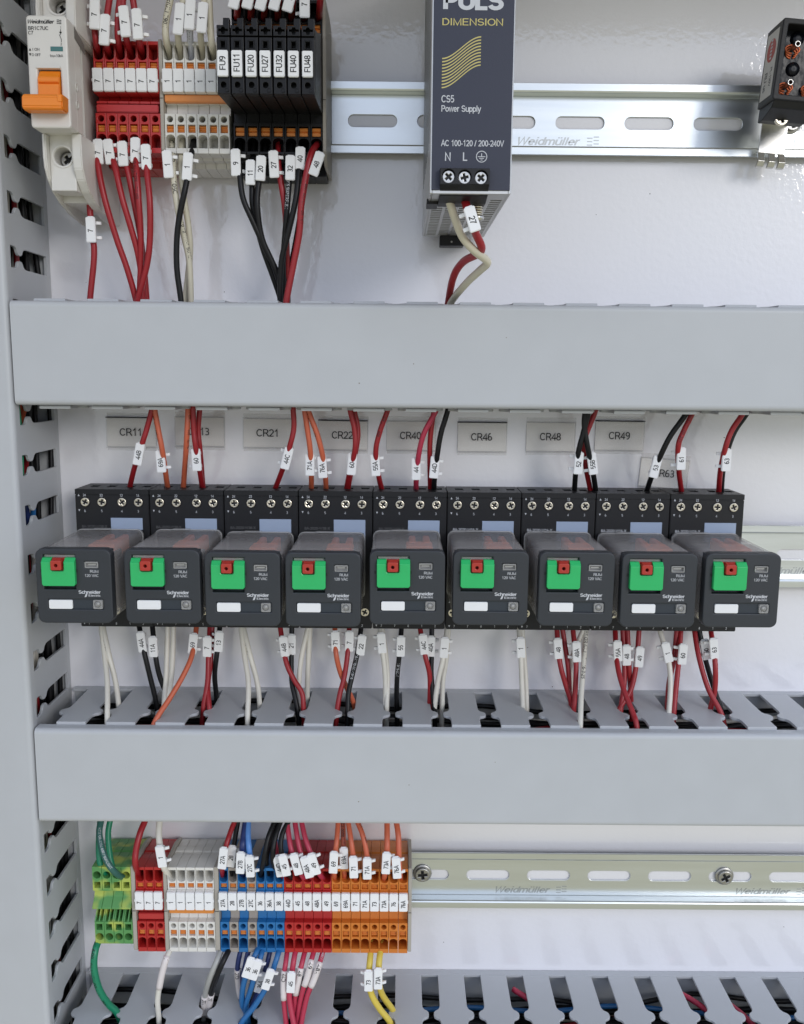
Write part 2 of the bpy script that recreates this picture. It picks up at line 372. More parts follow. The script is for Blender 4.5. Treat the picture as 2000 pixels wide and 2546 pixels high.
def screw_head(mb, x, z, h, r, m, rot=.3, dark=None, th=1.0):
    """pan head with a real cross recess"""
    w = r*.17; L = r*.62; c = []
    for k in range(4):
        a = rot+k*math.pi/2; d = (math.cos(a), math.sin(a)); e = (-d[1], d[0])
        c += [(x+d[0]*L-e[0]*w, z+d[1]*L-e[1]*w), (x+d[0]*L+e[0]*w, z+d[1]*L+e[1]*w), (x+(d[0]+e[0])*w, z+(d[1]+e[1])*w)]
    mb.plate(circ(x, z, r, 22), [c], h, h+th, m, XZ, r*.10)
    mb.cyl(x, z, h-.2, h+th*.25, r*.9, dark or M_dark, 16)

# ------------------------------------------------------------------ back panel
pm = MB().box(-330, 330, -520, 300, -2, 0, M_panel).build('back_panel'); pm['kind'] = 'structure'

M_encl = mat('added_enclosure_paint', (.50, .465, .445), .5, 0, .03, 60)
en = MB(); en.box(-330, 330, 246, 248, -2, 205, M_encl); en.box(-332, -330, -520, 248, -2, 205, M_encl)  # unseen top and left cabinet walls, added to shade the upper panel
eo = en.build('added_enclosure_wall'); eo['kind'] = 'structure'

# ------------------------------------------------------------------ DIN rails
ZU, ZM, ZL = 131.3, -96.9, -292.4
def rail(zc, x0, x1, slot0, label, textx):
    o = thing('mounting_rail', label, 'rail', P(x0, zc, 0), 'zinc plated mounting rails')
    holes = []
    k = math.floor((x0-slot0)/36)+1
    while slot0+36*k+25.5 < x1-2:
        a = slot0+36*k; holes.append(rrect(a-x0, a+25.5-x0, -3.1, 3.1, 3.05, 5)); k += 1
    mb = MB().plate([(0, -12.6), (x1-x0, -12.6), (x1-x0, 12.6), (0, 12.6)], holes, .1, 1.1, M_zinc, XZ, .12)
    for s in (1, -1):
        pr = [(12.6, .1), (12.6, 1.1), (12.75, 1.4), (12.9, 6.3), (13.2, 7.1), (13.9, 7.5), (17.3, 7.5), (17.5, 7.3), (17.5, 6.6), (14.2, 6.5), (13.9, 6.1), (13.9, 1.2), (13.5, .3)]
        mb.prism([(a*s, b) for a, b in pr], 0, x1-x0, M_zinc, ZH)
    w = mb.build('rail_profile', o)
    for t in textx:
        tb = MB(); tb.text('Weidmüller', t-x0, -9.2, 1.16, 3.9, M_emboss_shade, 32.5, 0, 'l', .25, .02)
        for sgn in (0, 1):
            for q in range(3): tb.box(t-x0+36+sgn*3.4, t-x0+38.8+sgn*3.4, -11.2+q*1.7+(sgn*.6), -10.7+q*1.7+(sgn*.6), 1.12, 1.22, M_emboss_shade)
        tb.build('embossed_lettering', w)
    return o
rail(ZU, -166, 300, -30.18, 'zinc plated slotted rail behind the power supply and circuit breaker', [U(1289, 345, 1)[0], U(1974, 352, 1)[0]])
rail(ZM, -170, 300, 174.0, 'zinc plated slotted rail behind the row of relay sockets', [U(1880, 1418, 1)[0]])
rail(ZL, -168, 300, 39.97, 'zinc plated slotted rail carrying the coloured terminals in the bottom row', [U(1233, 2208, 1)[0], U(1831, 2214, 1)[0]])
def rail_screw(px, py, r, label, rot):
    x, z = U(px, py, 3)
    o = thing('rail_screw', label, 'screw', P(x, z, 1.2), 'cross head screws holding the rails')
    MB().lathe(0, 0, [(r*1.28, 0.05), (r*1.28, .5), (r*1.22, .75), (r*.8, .8)], M_dsteel).build('washer', o)
    mb = MB(); screw_head(mb, 0, 0, .8, r, M_dsteel, rot, None, 2.0); mb.build('head', o)
rail_screw(1051, 2175, 4.3, 'dull pan head screw in the bottom rail beside the orange terminals', .1)
rail_screw(1804, 2182, 4.3, 'dull pan head screw in the bottom rail, far from the terminals', .5)
rail_screw(1971, 305, 4.0, 'pan head screw in the top rail beside the black suppressor bracket', .2)

# ------------------------------------------------------------------ wire ducts
FP = [(7.75, 5), (7.75, 30.5), (7.95, 32.6), (8.8, 34.4), (10.4, 35.6), (11.25, 36.8), (11.4, 38.6), (11.1, 40), (10.1, 41), (8.7, 41.8), (7.8, 43.2), (7.5, 45.5), (7.5, 53.4)]
FOUT = [(-a, b) for a, b in FP] + [(a, b) for a, b in FP[::-1]]
FING = {}
def finger(parent, loc, axis):
    if axis not in FING:
        FING[axis] = MB().plate(FOUT, [], -.8, .8, M_duct, XH if axis == 'x' else ZH, .28).mesh('finger')
    return obj('finger', FING[axis], parent, loc)
PITCHD = 25.5
def duct_h(zt, zb, ct, cb, x0, x1, neck0, label):
    o = thing('cable_duct', label, 'cable duct', P(x0, zb, 0), 'grey slotted cable ducts')
    def W(x, z, h): return P(x-x0, z-zb, h)
    mb = MB()
    mb.box(0, x1-x0, 1.7, zt-zb-1.7, .3, 2.0, M_duct)
    mb.build('base', o)
    for zz, nm in ((zt, 1), (zb, 0)):
        c = zz-.8 if nm else zz+.8
        w = MB().box(0, x1-x0, c-.8-zb, c+.8-zb, .3, 5.0, M_duct, .1).build('wall_strip', o)
        i = math.floor((x0-neck0)/PITCHD)
        while True:
            xc = neck0+PITCHD*(i+.5); i += 1
            if xc-12 < x0: continue
            if xc+12 > x1: break
            finger(o, W(xc, c, 0), 'x')
    # snap-on cover with rounded front corners and lips over the finger tips
    hf, t, r = 60.0, 1.7, 2.6
    def arc(cz, ch, r, a0, a1): return [(cz+r*math.sin(RAD(a)), ch+r*math.cos(RAD(a))) for a in range(a0, a1+1, 18)]
    T, Bt = ct-zb, cb-zb
    outer = [(T, 53)]+arc(T-r, hf-r, r, 0, 90)[::-1]+[(a, b) for a, b in [(2*(Bt+r)-(q[0]-(T-r)+Bt+r), q[1]) for q in arc(T-r, hf-r, r, 0, 90)]]+[(Bt, 53)]
    inner = [(Bt+t, 53), (Bt+t, hf-t), (T-t, hf-t), (T-t, 53)]
    cx0 = max(x0, -186.7)-x0
    c = MB(); c.prism(outer+inner, cx0, x1-x0, M_duct, ZH); c.build('cover', o)
    return o
NECK0 = -157.4
duct_h(35.7, -16.9, 34.3, -14.9, -186.6, 300, NECK0, 'grey cable duct crossing between the top row and the relays')
duct_h(-177.3, -230.5, -178.8, -229.6, -186.6, 300, NECK0, 'grey cable duct crossing below the relays above the bottom row')
duct_h(-355.0, -408, -356.4, -407.2, -186.6, 300, 18.7-7*PITCHD, 'grey cable duct along the very bottom under the coloured terminals')
vd = thing('cable_duct', 'grey vertical cable duct down the left side with black openings', 'cable duct', P(-189.2, -420, 0), 'grey slotted cable ducts')
def VW(x, z, h): return P(x+189.2, z+420, h)
MB().box(-60, -1.7, 0, 640, .3, 2, M_duct).build('base', vd)
MB().box(-1.6, 0, 0, 640, .3, 5.0, M_duct, .1).build('wall_strip', vd)
MB().box(-61.7, -60.1, 0, 640, .3, 53, M_duct, .1).build('rear_wall', vd)
zc = -45.5+12.65-25.3*15
while zc < 215:
    if zc > -415: finger(vd, VW(-190.0, zc, 0), 'z')
    zc += 25.3
def arcx(cx, ch, r): return [(cx+r*math.sin(RAD(a)), ch+r*math.cos(RAD(a))) for a in range(90, -1, -18)]
xr = 1.5
out = [(xr, 53)]+arcx(xr-2.6, 60-2.6, 2.6)+[(-2*30-4, 60), (-64, 53), (-62.3, 53), (-62.3, 58.3), (xr-1.7, 58.3), (xr-1.7, 53)]
MB().prism(out, 0, 640, M_duct, XH).build('cover', vd)

# ------------------------------------------------------------------ spring terminals
def wellU(w, z0, z1): # wire funnel with a rounded lower edge (upper entry); mirrored for the lower entry
    a, b = .42, w-.42; s = 1 if z1 > z0 else -1; r = (b-a)/2
    pts = [(a, z1), (b, z1), (b, z0+s*r*.75)]
    for i in range(1, 8):
        t = math.pi*i/8; pts.append(((a+b)/2+r*math.cos(t), z0+s*r*.75-s*r*.75*math.sin(t)))
    return pts+[(a, z0+s*r*.75)]
def rect(x0, x1, z0, z1): return [(x0, z0), (x1, z0), (x1, z1), (x0, z1)]
TB = {}
def term_meshes(key, m, w):
    k = (key, round(w, 2))
    if k in TB: return TB[k]
    g = .09
    b = MB()
    b.prism([(22.6, 3), (23.4, 12), (23.4, 14), (24.4, 15), (24.4, 19), (23.9, 20), (23.9, 23), (24.7, 24), (25, 28), (-25.2, 28), (-26.4, 27), (-26.4, 21), (-28.9, 20), (-29.6, 3)], g, w-g, m, ZH, .12)
    b.plate(rect(g, w-g, 12.3, 25.2), [wellU(w, 16.7, 23.6), rect(.85, w-.85, 12.95, 15.95)], 28, 38, m, XZ, .14)
    b.plate(rect(g, w-g, -25.4, -7.3), [circ(w/2, -9.75, 1.5, 14), rect(.85, w-.85, -15.9, -12.2), wellU(w, -16.8, -23.0)], 28, 38, m, XZ, .14)
    b.box(g, w-g, 1.45, 12.3, 28, 39.3, m, .15)
    b.prism([(1.45, 28), (1.45, 31.5), (-1.2, 33), (-1.2, 35.6), (-2.3, 35.6), (-2.3, 33), (-7.3, 34), (-7.3, 28)], g, w-g, m, ZH, .1)
    body = b.mesh('body')
    bt = MB(); bt.prism([(-1.5, 29), (-1.5, 36.6), (-.9, 37.1), (-.2, 36.2), (.2, 36.2), (.9, 37.1), (1.5, 36.6), (1.5, 29)], .95, w-.95, m if key == 'orange' else M_btn, ZH, .08)
    mk = MB(); mk.box(.22, w-.22, 1.75, 12.15, 39.32, 41.3, M_tag, .32, 2)
    mk.box(-.3, w+.1, 6.2, 7.6, 39.5, 40.6, M_tag, .1)
    TB[k] = body, bt.mesh('push_button'), mk.mesh('marker_plate')
    return TB[k]
def terminal(x, zc, w, key, m, text, label, group):
    o = thing('terminal_block', label, 'terminal', P(x, zc, 0), group)
    body, bt, mk = term_meshes(key, m, w)
    obj('body', body, o)
    obj('push_button', bt, o, P(0, 14.45, 0)); obj('push_button', bt, o, P(0, -14.05, 0))
    q = obj('marker_plate', mk, o)
    MB().text(text, w/2, 6.3, 41.42, 2.4, M_ink, None, math.pi/2, 'c', 0, .012).build('lettering', q)
    return o
def end_plate(x0, x1, zc, label, tall=False):
    o = thing('end_plate', label, 'end plate', P(x0, zc, 0), 'beige end plates between terminal groups')
    top = 44.5 if tall else 25.9
    MB().prism([(top-2.5, 2.5), (top, 12), (top, 38.6), (-24, 38.6), (-29.5, 30), (-30.4, 2.5)], .05, x1-x0-.05, M_beige, ZH, .2).build('plate', o)
    b = MB(); b.box(.2, x1-x0-.2, -.6, -.3, 38.5, 38.75, M_dark); b.build('seam', o)
ORD = ['first', 'second', 'third', 'fourth', 'fifth', 'sixth', 'seventh', 'eighth']
g_up = 'spring terminals in the top row'; g_lo = 'spring terminals in the bottom row'
for i in range(6):
    terminal(-149.45+5.21*i, ZU, 5.21, 'red', M_tred, '7', 'red spring terminal with marker 7 in the top row, '+ORD[i]+' from the circuit breaker', g_up)
end_plate(-118.15, -116.35, ZU, 'beige end plate between the red and white terminals in the top row')
for i in range(6):
    terminal(-116.3+5.2*i, ZU, 5.2, 'white', M_twhite, '1', 'white spring terminal with marker 1 in the top row, '+ORD[i]+' from the red ones', g_up)
def jumper(x0, x1, zc, z0, z1, h1, m, label, n):
    o = thing('jumper_bar', label, 'jumper bar', P(x0, zc, 0))
    MB().box(0, x1-x0, z0, z1, 33.2, h1, m, .35, 2).build('bar', o)
    b = MB()
    for i in range(n): b.cyl((i+.5)*(x1-x0)/n, (z0+z1)/2+.4, h1-.2, h1+.12, .35, m, 8)
    b.build('moulding_marks', o)
jumper(-149.2, -119.4, ZU, -6.6, -3.0, 36.9, M_redbar, 'red jumper bar across the red terminals in the top row', 6)
jumper(-115.9, -85.5, ZU, -2.1, 1.3, 38.3, M_bar, 'orange jumper bar across the white terminals in the top row', 6)
# bottom row
for i in range(3):
    terminal(-145.1+5.1*i, ZL, 5.1, 'red', M_tred, '7', 'red spring terminal with marker 7 in the bottom row, '+ORD[i]+' from the green ones', g_lo)
end_plate(-129.75, -127.7, ZL, 'beige end plate between red and white terminals in the bottom row')
for i in range(5):
    terminal(-127.6+5.14*i, ZL, 5.14, 'white', M_twhite, '1', 'white spring terminal with marker 1 in the bottom row, '+ORD[i]+' from the red ones', g_lo)
end_plate(-101.85, -99.3, ZL, 'beige end plate between white and blue terminals in the bottom row')
jumper(-144.6, -130.4, ZL, -6.6, -3.0, 36.9, M_redbar, 'red jumper bar across the three red terminals in the bottom row', 3)
jumper(-127.1, -102.4, ZL, -2.1, 1.3, 38.3, M_bar, 'orange jumper bar across the white terminals in the bottom row', 5)
for i, (t, c) in enumerate(zip(['27A', '28', '27B', '27C', '36', '36A', '38'], 'bgbgbbb')):
    terminal(-99.2+5.1*i, ZL, 5.1, 'blue' if c == 'b' else 'grey', M_tblue if c == 'b' else M_tgrey, t,
             ('blue' if c == 'b' else 'grey')+' spring terminal with marker '+t+', '+ORD[i]+' from the white ones', g_lo)
for i, t in enumerate(['44D', '45', '48', '48A', '49']):
    terminal(-63.5+5.24*i, ZL, 5.24, 'red', M_tred, t, 'red spring terminal with marker '+t+', '+ORD[i]+' from the blue ones', g_lo)
for i, t in enumerate(['69', '69A', '71', '71A', '73', '73A', '76', '76A']):
    terminal(-37.3+5.27*i, ZL, 5.27, 'orange', M_torg, t, 'orange spring terminal with marker '+t+', '+ORD[i]+' from the red ones', g_lo)
end_plate(4.9, 6.9, ZL, 'beige end plate closing the orange terminals on the bottom rail')
# green-yellow earth terminals
_w = 5.32; _g = .09
_b = MB()
_b.prism([(22.6, 3), (23.4, 12), (23.4, 14), (24.4, 15), (24.4, 19), (23.9, 20), (24.9, 28), (-20, 28), (-21, 3)], _g, _w-_g, M_gy, ZH, .12)
_b.plate(rect(_g, _w-_g, 11.0, 25.3), [circ(_w/2, 20.4, 2.15, 18), rect(1.0, _w-1.0, 12.6, 16.3)], 28, 38, M_gy, XZ, .14)
_b.prism([(11, 28), (11, 35), (6.5, 36), (2.5, 40.5), (1.6, 40.5), (1.2, 38), (1.2, 28)], _g, _w-_g, M_gy, ZH, .15)
_b.plate(rect(_g, _w-_g, -20.8, -7.6), [rect(1.0, _w-1.0, -12.6, -9.0), circ(_w/2, -16.6, 2.15, 18)], 28, 38, M_gy, XZ, .14)
for _x in (_g, _w/2-.35, _w-.8):
    _b.prism([(1.2, 28), (1.2, 30.5), (-7.5, 37.8), (-7.5, 28)], _x, _x+.7, M_gy, ZH)
GYM = _b.mesh('body')
_f2 = MB().cyl(-1.2, 21, 8, 12, 2.6, M_dsteel, 14, .3).mesh('fixing_foot')
for i in range(4):
    o = thing('earth_terminal', 'green and yellow earth terminal on the bottom rail, '+ORD[i]+' from the vertical duct', 'terminal', P(-168.8+5.32*i, ZL, 0), 'earth terminals')
    obj('body', GYM, o)
    if i == 0: obj('fixing_foot', _f2, o)
end_plate(-147.45, -145.2, ZL, 'beige end plate between the green earth and red terminals in the bottom row')

# black fuse terminals
FW = 6.15
def fuse_meshes():
    w = FW; g = .1; m = M_tblack
    b = MB()
    b.prism([(44, 16), (44, 28), (-25.2, 28), (-26.4, 27), (-26.4, 18), (-31.5, 18), (-32.2, 3), (30, 3)], g, w-g, m, ZH, .12)
    b.plate(rect(g, w-g, 28.5, 44.2), [wellU(w, 34.2, 42.6), rect(.9, w-.9, 29.6, 33.4)], 28, 38, m, XZ, .16)
    b.plate(rect(g, w-g, -25.4, -11.0), [rect(.9, w-.9, -17.4, -12.6), wellU(w, -18.0, -24.2)], 28, 38, m, XZ, .16)
    b.box(g, w-g, -10.9, -6.2, 28, 36, m, .15)
    body = b.mesh('body')
    bt = MB().prism([(-1.9, 29), (-1.9, 36.8), (-.5, 37.2), (-.1, 36.2), (.1, 36.2), (.5, 37.2), (1.9, 36.8), (1.9, 29)], 1.0, w-1.0, M_btn, ZH, .08).mesh('push_button')
    c = MB()
    c.prism([(28, 33), (-6.2, 33), (-8.9, 72.5), (19.2, 72.5), (22, 60), (28, 42)], .22, w-.22, m, ZH, .2)
    top = [(.3, 15), (w-.3, 15), (w-.3, 22.2), (w*.52, 22.2), (w*.5, 19.3), (.3, 19.3)]
    cross = [(1.0, 16.9), (2.1, 16.9), (2.5, 15.7), (3.6, 15.7), (4.0, 16.9), (5.2, 16.9), (5.2, 17.6), (4.0, 17.7), (3.6, 18.5), (2.5, 18.5), (2.1, 17.7), (1.0, 17.6)]
    c.plate(top, [cross], 72.5, 76, m, XZ, .2)
    c.plate(rect(.3, w-.3, -8.9, 14.4), [rect(2.1, 3.9, 9.9, 12.5), circ(w/2-.2, -5.2, 1.25, 16)], 72.5, 76.2, m, XZ, .2)
    for (x0, x1, z0, z1) in ((1.5, 2.0, 9.3, 13.1), (4.0, 4.5, 9.3, 13.1), (2.0, 4.0, 12.6, 13.1), (2.0, 4.0, 9.3, 9.8)): c.box(x0, x1, z0, z1, 76.1, 76.7, m, .1)
    c.plate(circ(w/2+1.3, -7.3, .95, 14), [circ(w/2+1.3, -7.3, .68, 14)], 76.1, 76.6, m)
    c.cyl(w/2+1.3, -7.3, 76.0, 76.35, .66, m, 12)
    car = c.mesh('fuse_carrier')
    tg = MB().box(.65, w-.85, -2.2, 8.5, 76.25, 78.0, M_tag, .3, 2).mesh('tag_plate')
    return body, bt, car, tg
_fm = fuse_meshes()
for i, t in enumerate(['FU9', 'FU11', 'FU20', 'FU27', 'FU32', 'FU40', 'FU48']):
    o = thing('fuse_terminal', 'black fuse terminal with white tag '+t+' in the top row', 'fuse terminal', P(-83.3+FW*i, ZU, 0), 'black fuse terminals in the top row')
    obj('body', _fm[0], o)
    obj('push_button', _fm[1], o, P(0, 31.5, 0)); obj('push_button', _fm[1], o, P(0, -15.0, 0))
    c = obj('fuse_carrier', _fm[2], o)
    g = obj('tag_plate', _fm[3], o)
    MB().text(t, FW/2-.1, 3.1, 78.12, 2.7, M_ink, 6.9 if len(t) > 3 else 5.6, math.pi/2, 'c', 0, .01).build('lettering', g)
end_plate(-40.2, -38.5, ZU, 'tall beige end plate closing the black fuse terminals', True)

# ------------------------------------------------------------------ circuit breaker
def UX(px, py, x):
    d = ray(px, py); t = (x-CX)/d[0]; return CZ+d[2]*t, CH+d[1]*t
X0, X1 = -167.6, -149.6; ORG = (X0, ZU, 0)
cb = thing('circuit_breaker', 'white circuit breaker with orange toggle at the end of the top rail', 'circuit breaker', P(*ORG))
b = MB()
def cheek(xa, xb):
    for s in (1, -1):
        pr = [(109.5, 59.4), (99, 59.4), (94, 58.4), (89.5, 55.5), (85, 50), (81.5, 42), (78.6, 30), (75.6, 12), (76.2, 5), (110, 5)]
        b.prism([(a if s == 1 else 2*ZU-a, h) for a, h in pr], xa, xb, M_lgrey, ZH, .5, 2)
cheek(X0, X0+1.7); cheek(X1-4.4, X1)
b.box(X0+1.6, X1-4.3, 82, 2*ZU-82, 5, 40, M_lgrey)
for s in (1, -1):
    sx_, sz_ = U(158, 390, 54)
    zz = [84.8, 110]; zc_ = sz_
    if s == -1: zz = [2*ZU-110, 2*ZU-86.5]; sx_, zc_ = U(146, 11, 54)
    b.plate(rect(X0+1.75, X1-4.45, zz[0], zz[1]), [circ(sx_, zc_, 4.1, 24)], 41, 55, M_lgrey, XZ, .4)
    b.plate(circ(sx_, zc_, 5.2, 24), [circ(sx_, zc_, 4.4, 24)], 54.9, 55.4, M_lgrey, XZ, .1)
b.build('housing', cb, None, ORG)
b = MB()
b.plate(rrect(X0+.05, X1-.05, 108.6, 155.6, 1.6), [rrect(X0+4.2, X1-3.7, 118.5, 133.5, .8)], 62, 71.2, M_lgrey, XZ, .8)
b.plate(rect(X0+.15, X1-.15, 109.4, 154.9), [], 55, 62.3, M_lgrey, XZ, .1)
b.prism([(134, 70.9), (134.6, 71.9), (133.6, 71.9)], X0+4, X1-3.6, M_lgrey, ZH)
nose = b.build('front_cover', cb, None, ORG)
b = MB()
b.prism([(133, 63), (133, 69.6), (129.5, 72.6), (127.6, 72.8), (127.2, 71.6), (126.6, 72.6), (119, 73), (119, 63)], X0+4.5, X1-4.0, M_lever, ZH, .3, 2)
b.prism([(121.2, 71), (121, 78), (119.6, 79.4), (115.4, 79.6), (114.2, 78.4), (114.4, 72)], X0-.3, X1-.6, M_lever, ZH, .5, 2)
b.box(X1-2.6, X1-.7, 117.4, 120.4, 79.2, 79.8, M_lever, .2)
b.build('toggle', cb, None, ORG)
for px, py in ((158, 390), (146, 11)):
    x, z = U(px, py, 54); b = MB(); screw_head(b, x, z, 46, 3.7, M_dsteel, .6, None, 1.6); b.build('terminal_screw', cb, None, ORG)
b = MB(); H_ = 71.32
b.pxtext('Weidmüller', 102, 53, H_, 9, M_ink, 66, shear=.25, bold=.03)
for sg in (0, 1):
    for qq in range(3):
        x, z = U(141+sg*6, 49+qq*4+sg*1, H_); b.box(x, x+.95, z-.16, z+.16, H_-.05, H_, M_ink)
b.pxtext('BR1C7UC', 70, 69, H_, 8.5, M_ink, 50, al='l', bold=.012); b.pxtext('C7', 70, 80.5, H_, 8.5, M_ink, 13, al='l', bold=.012)
b.pxtext('I ON', 81, 122, H_, 6.5, M_ink, 17, al='l'); b.pxtext('O OFF', 79, 135.5, H_, 6.5, M_ink, 22, al='l'); b.pxtext('Icu=10kA', 141, 138, H_, 6.5, M_ink, 32)
for px, py, s in ((74.5, 122, 1), (75, 135, -1)):
    x, z = U(px, py, H_); b.prism([(x-.55, z-.55*s), (x+.55, z-.55*s), (x, z+.6*s)], H_-.05, H_, M_ink, XZ)
for pxa, pya, pxb, pyb in ((150.5, 72, 150.5, 86), (147.5, 85, 152.5, 97), (152.5, 97, 152.5, 104)):
    xa, za = U(pxa, pya, H_); xb, zb = U(pxb, pyb, H_); d = Vector((xb-xa, zb-za)).normalized()*.12
    b.prism([(xa-d.y, za+d.x), (xb-d.y, zb+d.x), (xb+d.y, zb-d.x), (xa+d.y, za-d.x)], H_-.05, H_, M_ink, XZ)
x, z = U(150.5, 80, H_); b.box(x-.45, x+.45, z-.3, z+.3, H_-.05, H_, M_ink)
b.pxtext('1', 150.5, 68, H_, 6, M_ink); b.pxtext('2', 152, 109, H_, 6, M_ink)
b.build('lettering', nose, None, ORG)
x, z = U(141, 121, H_); b = MB(); b.box(x-2.7, x+2.7, z-.95, z+.95, 71.15, 71.4, mat('teal_window', (.05, .16, .15), .2)); b.build('indicator_window', nose, None, ORG)
b = MB()
za, ha = UX(184, 66, X1); zb2, hb = UX(210, 136, X1)
b.prism([(za, ha), (za-3.6, hb), (zb2, hb), (zb2+3.0, ha)], X1-.02, X1+.12, mat('side_sticker', (.17, .16, .145), .5), ZH)
b.build('side_sticker', cb, None, ORG)
b = MB()
for z0 in (128.5, 121): 
    b.lathe(z0, 62, [(1.9, X1-.05), (1.9, X1+.25), (1.3, X1+.3), (1.2, X1+.05), (.2, X1+.05)], M_lgrey, 18, ZH)
b.build('rivet_caps', cb, None, ORG)
for k in range(5):
    z0 = 176-k*14.0; w_ = MB().prism([(z0, 24), (z0-12.5, 24), (z0-12.5, 23.6), (z0, 23.6)], X1+.0, X1+.12, M_fprint, ZH).build('side_line', cb, None, ORG)

# ------------------------------------------------------------------ power supply
ORG = (9.1, 72.2, 0); XA, XB, ZB_, ZT, HF = 9.1, 41.2, 72.2, 198.0, 124.0
ps = thing('power_supply', 'dark blue and grey power supply unit clipped to the top rail', 'power supply', P(*ORG))
b = MB()
b.box(XA, XA+1.1, ZB_, ZT, 9, HF, M_alu, .25); b.box(XB-1.1, XB, ZB_, ZT, 9, HF, M_alu, .25)
b.box(XA+1.1, XB-1.1, ZB_+.05, ZT, 9, 10.2, M_alu); b.box(XA+1.1, XB-1.1, ZB_+.05, ZT, HF-1.3, HF-.05, M_alu, .1)
b.box(XA+1.1, XB-1.1, ZB_+9, ZT-1, 11, HF-3, M_dark)
b.build('case', ps, None, ORG)
holes = []
for c in range(5):
    for k in range(21):
        h0 = 15+k*4.7
        if h0+2.5 > 117 or (c < 4 and h0 > 94): continue
        holes.append(rect(XA+2.0+c*5.85, XA+6.6+c*5.85, h0, h0+2.5))
MB().plate(rect(XA+1.12, XB-1.12, 10.2, HF-1.3), holes, ZB_+.02, ZB_+.9, M_alu, XH).build('vent_grille', ps, None, ORG)
fr = MB().box(XA+.7, XB-.5, ZB_+1.3, ZT-.5, HF, HF+.55, M_navy, .12).build('front_label', ps, None, ORG)
b = MB()
for k in range(9): b.box(XA-.12, XA+.02, ZB_+22, ZT-4, 18+k*11.5, 19.2+k*11.5, M_fprint)
b.build('side_grooves', ps, None, ORG)
H_ = HF+.66
b = MB(); b.pxtext('PULS', 1178, 0, H_, 42, M_print, 151, bold=.06); b.build('lettering', fr, None, ORG)
b = MB(); b.pxtext('DIMENSION', 1176, 54, H_, 16.5, M_yprint, 151, bold=-.005); b.build('lettering', fr, None, ORG)
b = MB(); b.pxtext('CS5', 1098, 245, H_, 17, M_print, 32, al='l', bold=.012); b.build('lettering', fr, None, ORG)
b = MB(); b.pxtext('Power Supply', 1098, 269, H_, 15, M_print, 99, al='l', bold=.012); b.build('lettering', fr, None, ORG)
b = MB(); b.pxtext('AC 100-120 / 200-240V', 1097, 355, H_, 14.5, M_print, 157, al='l', bold=.012); b.build('lettering', fr, None, ORG)
b = MB(); b.pxtext('N', 1114, 389, H_, 20, M_print, 14, bold=.012); b.build('lettering', fr, None, ORG)
b = MB(); b.pxtext('L', 1157, 389, H_, 20, M_print, 11, bold=.012); b.build('lettering', fr, None, ORG)
b = MB(); x, z = U(1198, 389, H_); b.plate(circ(x, z, 2.2, 28), [circ(x, z, 1.9, 28)], H_-.06, H_, M_print)
b.box(x-.15, x+.15, z+.1, z+1.2, H_-.06, H_, M_print)
for kk, ww in enumerate((1.5, .95, .4)): b.box(x-ww, x+ww, z-.15-kk*.62, z+.12-kk*.62, H_-.06, H_, M_print)
b.build('earth_symbol', fr, None, ORG)
b = MB()
for k in range(10):
    up, lo = [], []
    for i in range(17):
        t = i/16; s = t*t*(3-2*t)
        pa = U(1100-1.2*t*0+t*97-k*.16, 145-s*54+k*8.05-(0.25*k*t), H_); up.append((pa[0], pa[1]+.23)); lo.append((pa[0], pa[1]-.23))
    b.prism(up+lo[::-1], H_-.06, H_, M_yprint, XZ)
b.build('wave_emblem', fr, None, ORG)
# screw terminal block of the supply
tx0, tz1 = U(1095, 417, 127.5); tx1, tz0 = U(1218, 459, 127.5)
b = MB()
sc_ = [U(px, py, 127.5) for px, py in ((1116, 437), (1156, 439), (1197, 440))]
b.plate(rect(tx0, tx1, tz0, tz1), [circ(x, z, 2.65, 24) for x, z in sc_], 124.6, 127.6, M_black, XZ, .2)
b.prism([(tz0+.1, 127.2), (tz0-3.2, 121.5), (tz0-4.4, 112), (tz0-4.4, 104), (tz0+.1, 104)], tx0+.1, tx1-.1, M_black, ZH, .2)
b.box(tx0-4.5, tx0+.1, ZB_-1.2, ZB_+1, 96, 108, M_black, .2)
tb_ = b.build('terminal_strip', ps, None, ORG)
for i, (x, z) in enumerate(sc_):
    b = MB(); screw_head(b, x, z-.15, 125.4, 2.45, M_steel, (.75, .25, .85)[i], None, 1.2); b.build('terminal_screw', tb_, None, ORG)
x, z = U(1190, 516, 112)
b = MB()
for k in range(5): b.lathe(x, 106, [(2.1-.15*(k % 2), ZB_-.4-k*1.0), (2.4, ZB_-.8-k*1.0), (2.1, ZB_-1.3-k*1.0)], M_screw, 16, XH)
b.lathe(x, 106, [(2.6, ZB_-5.4), (3.0, ZB_-5.9), (2.6, ZB_-7.2), (1.2, ZB_-7.8)], M_steel, 16, XH)
b.build('earth_screw', ps, None, ORG)
b = MB(); b.box(18.0, 30.4, ZB_-5.2, ZB_-.1, 6, 15, M_black, .3); b.cyl(24, ZB_-3.3, 14.9, 15.2, .5, M_dsteel, 10); b.build('rail_clip', ps, None, ORG)

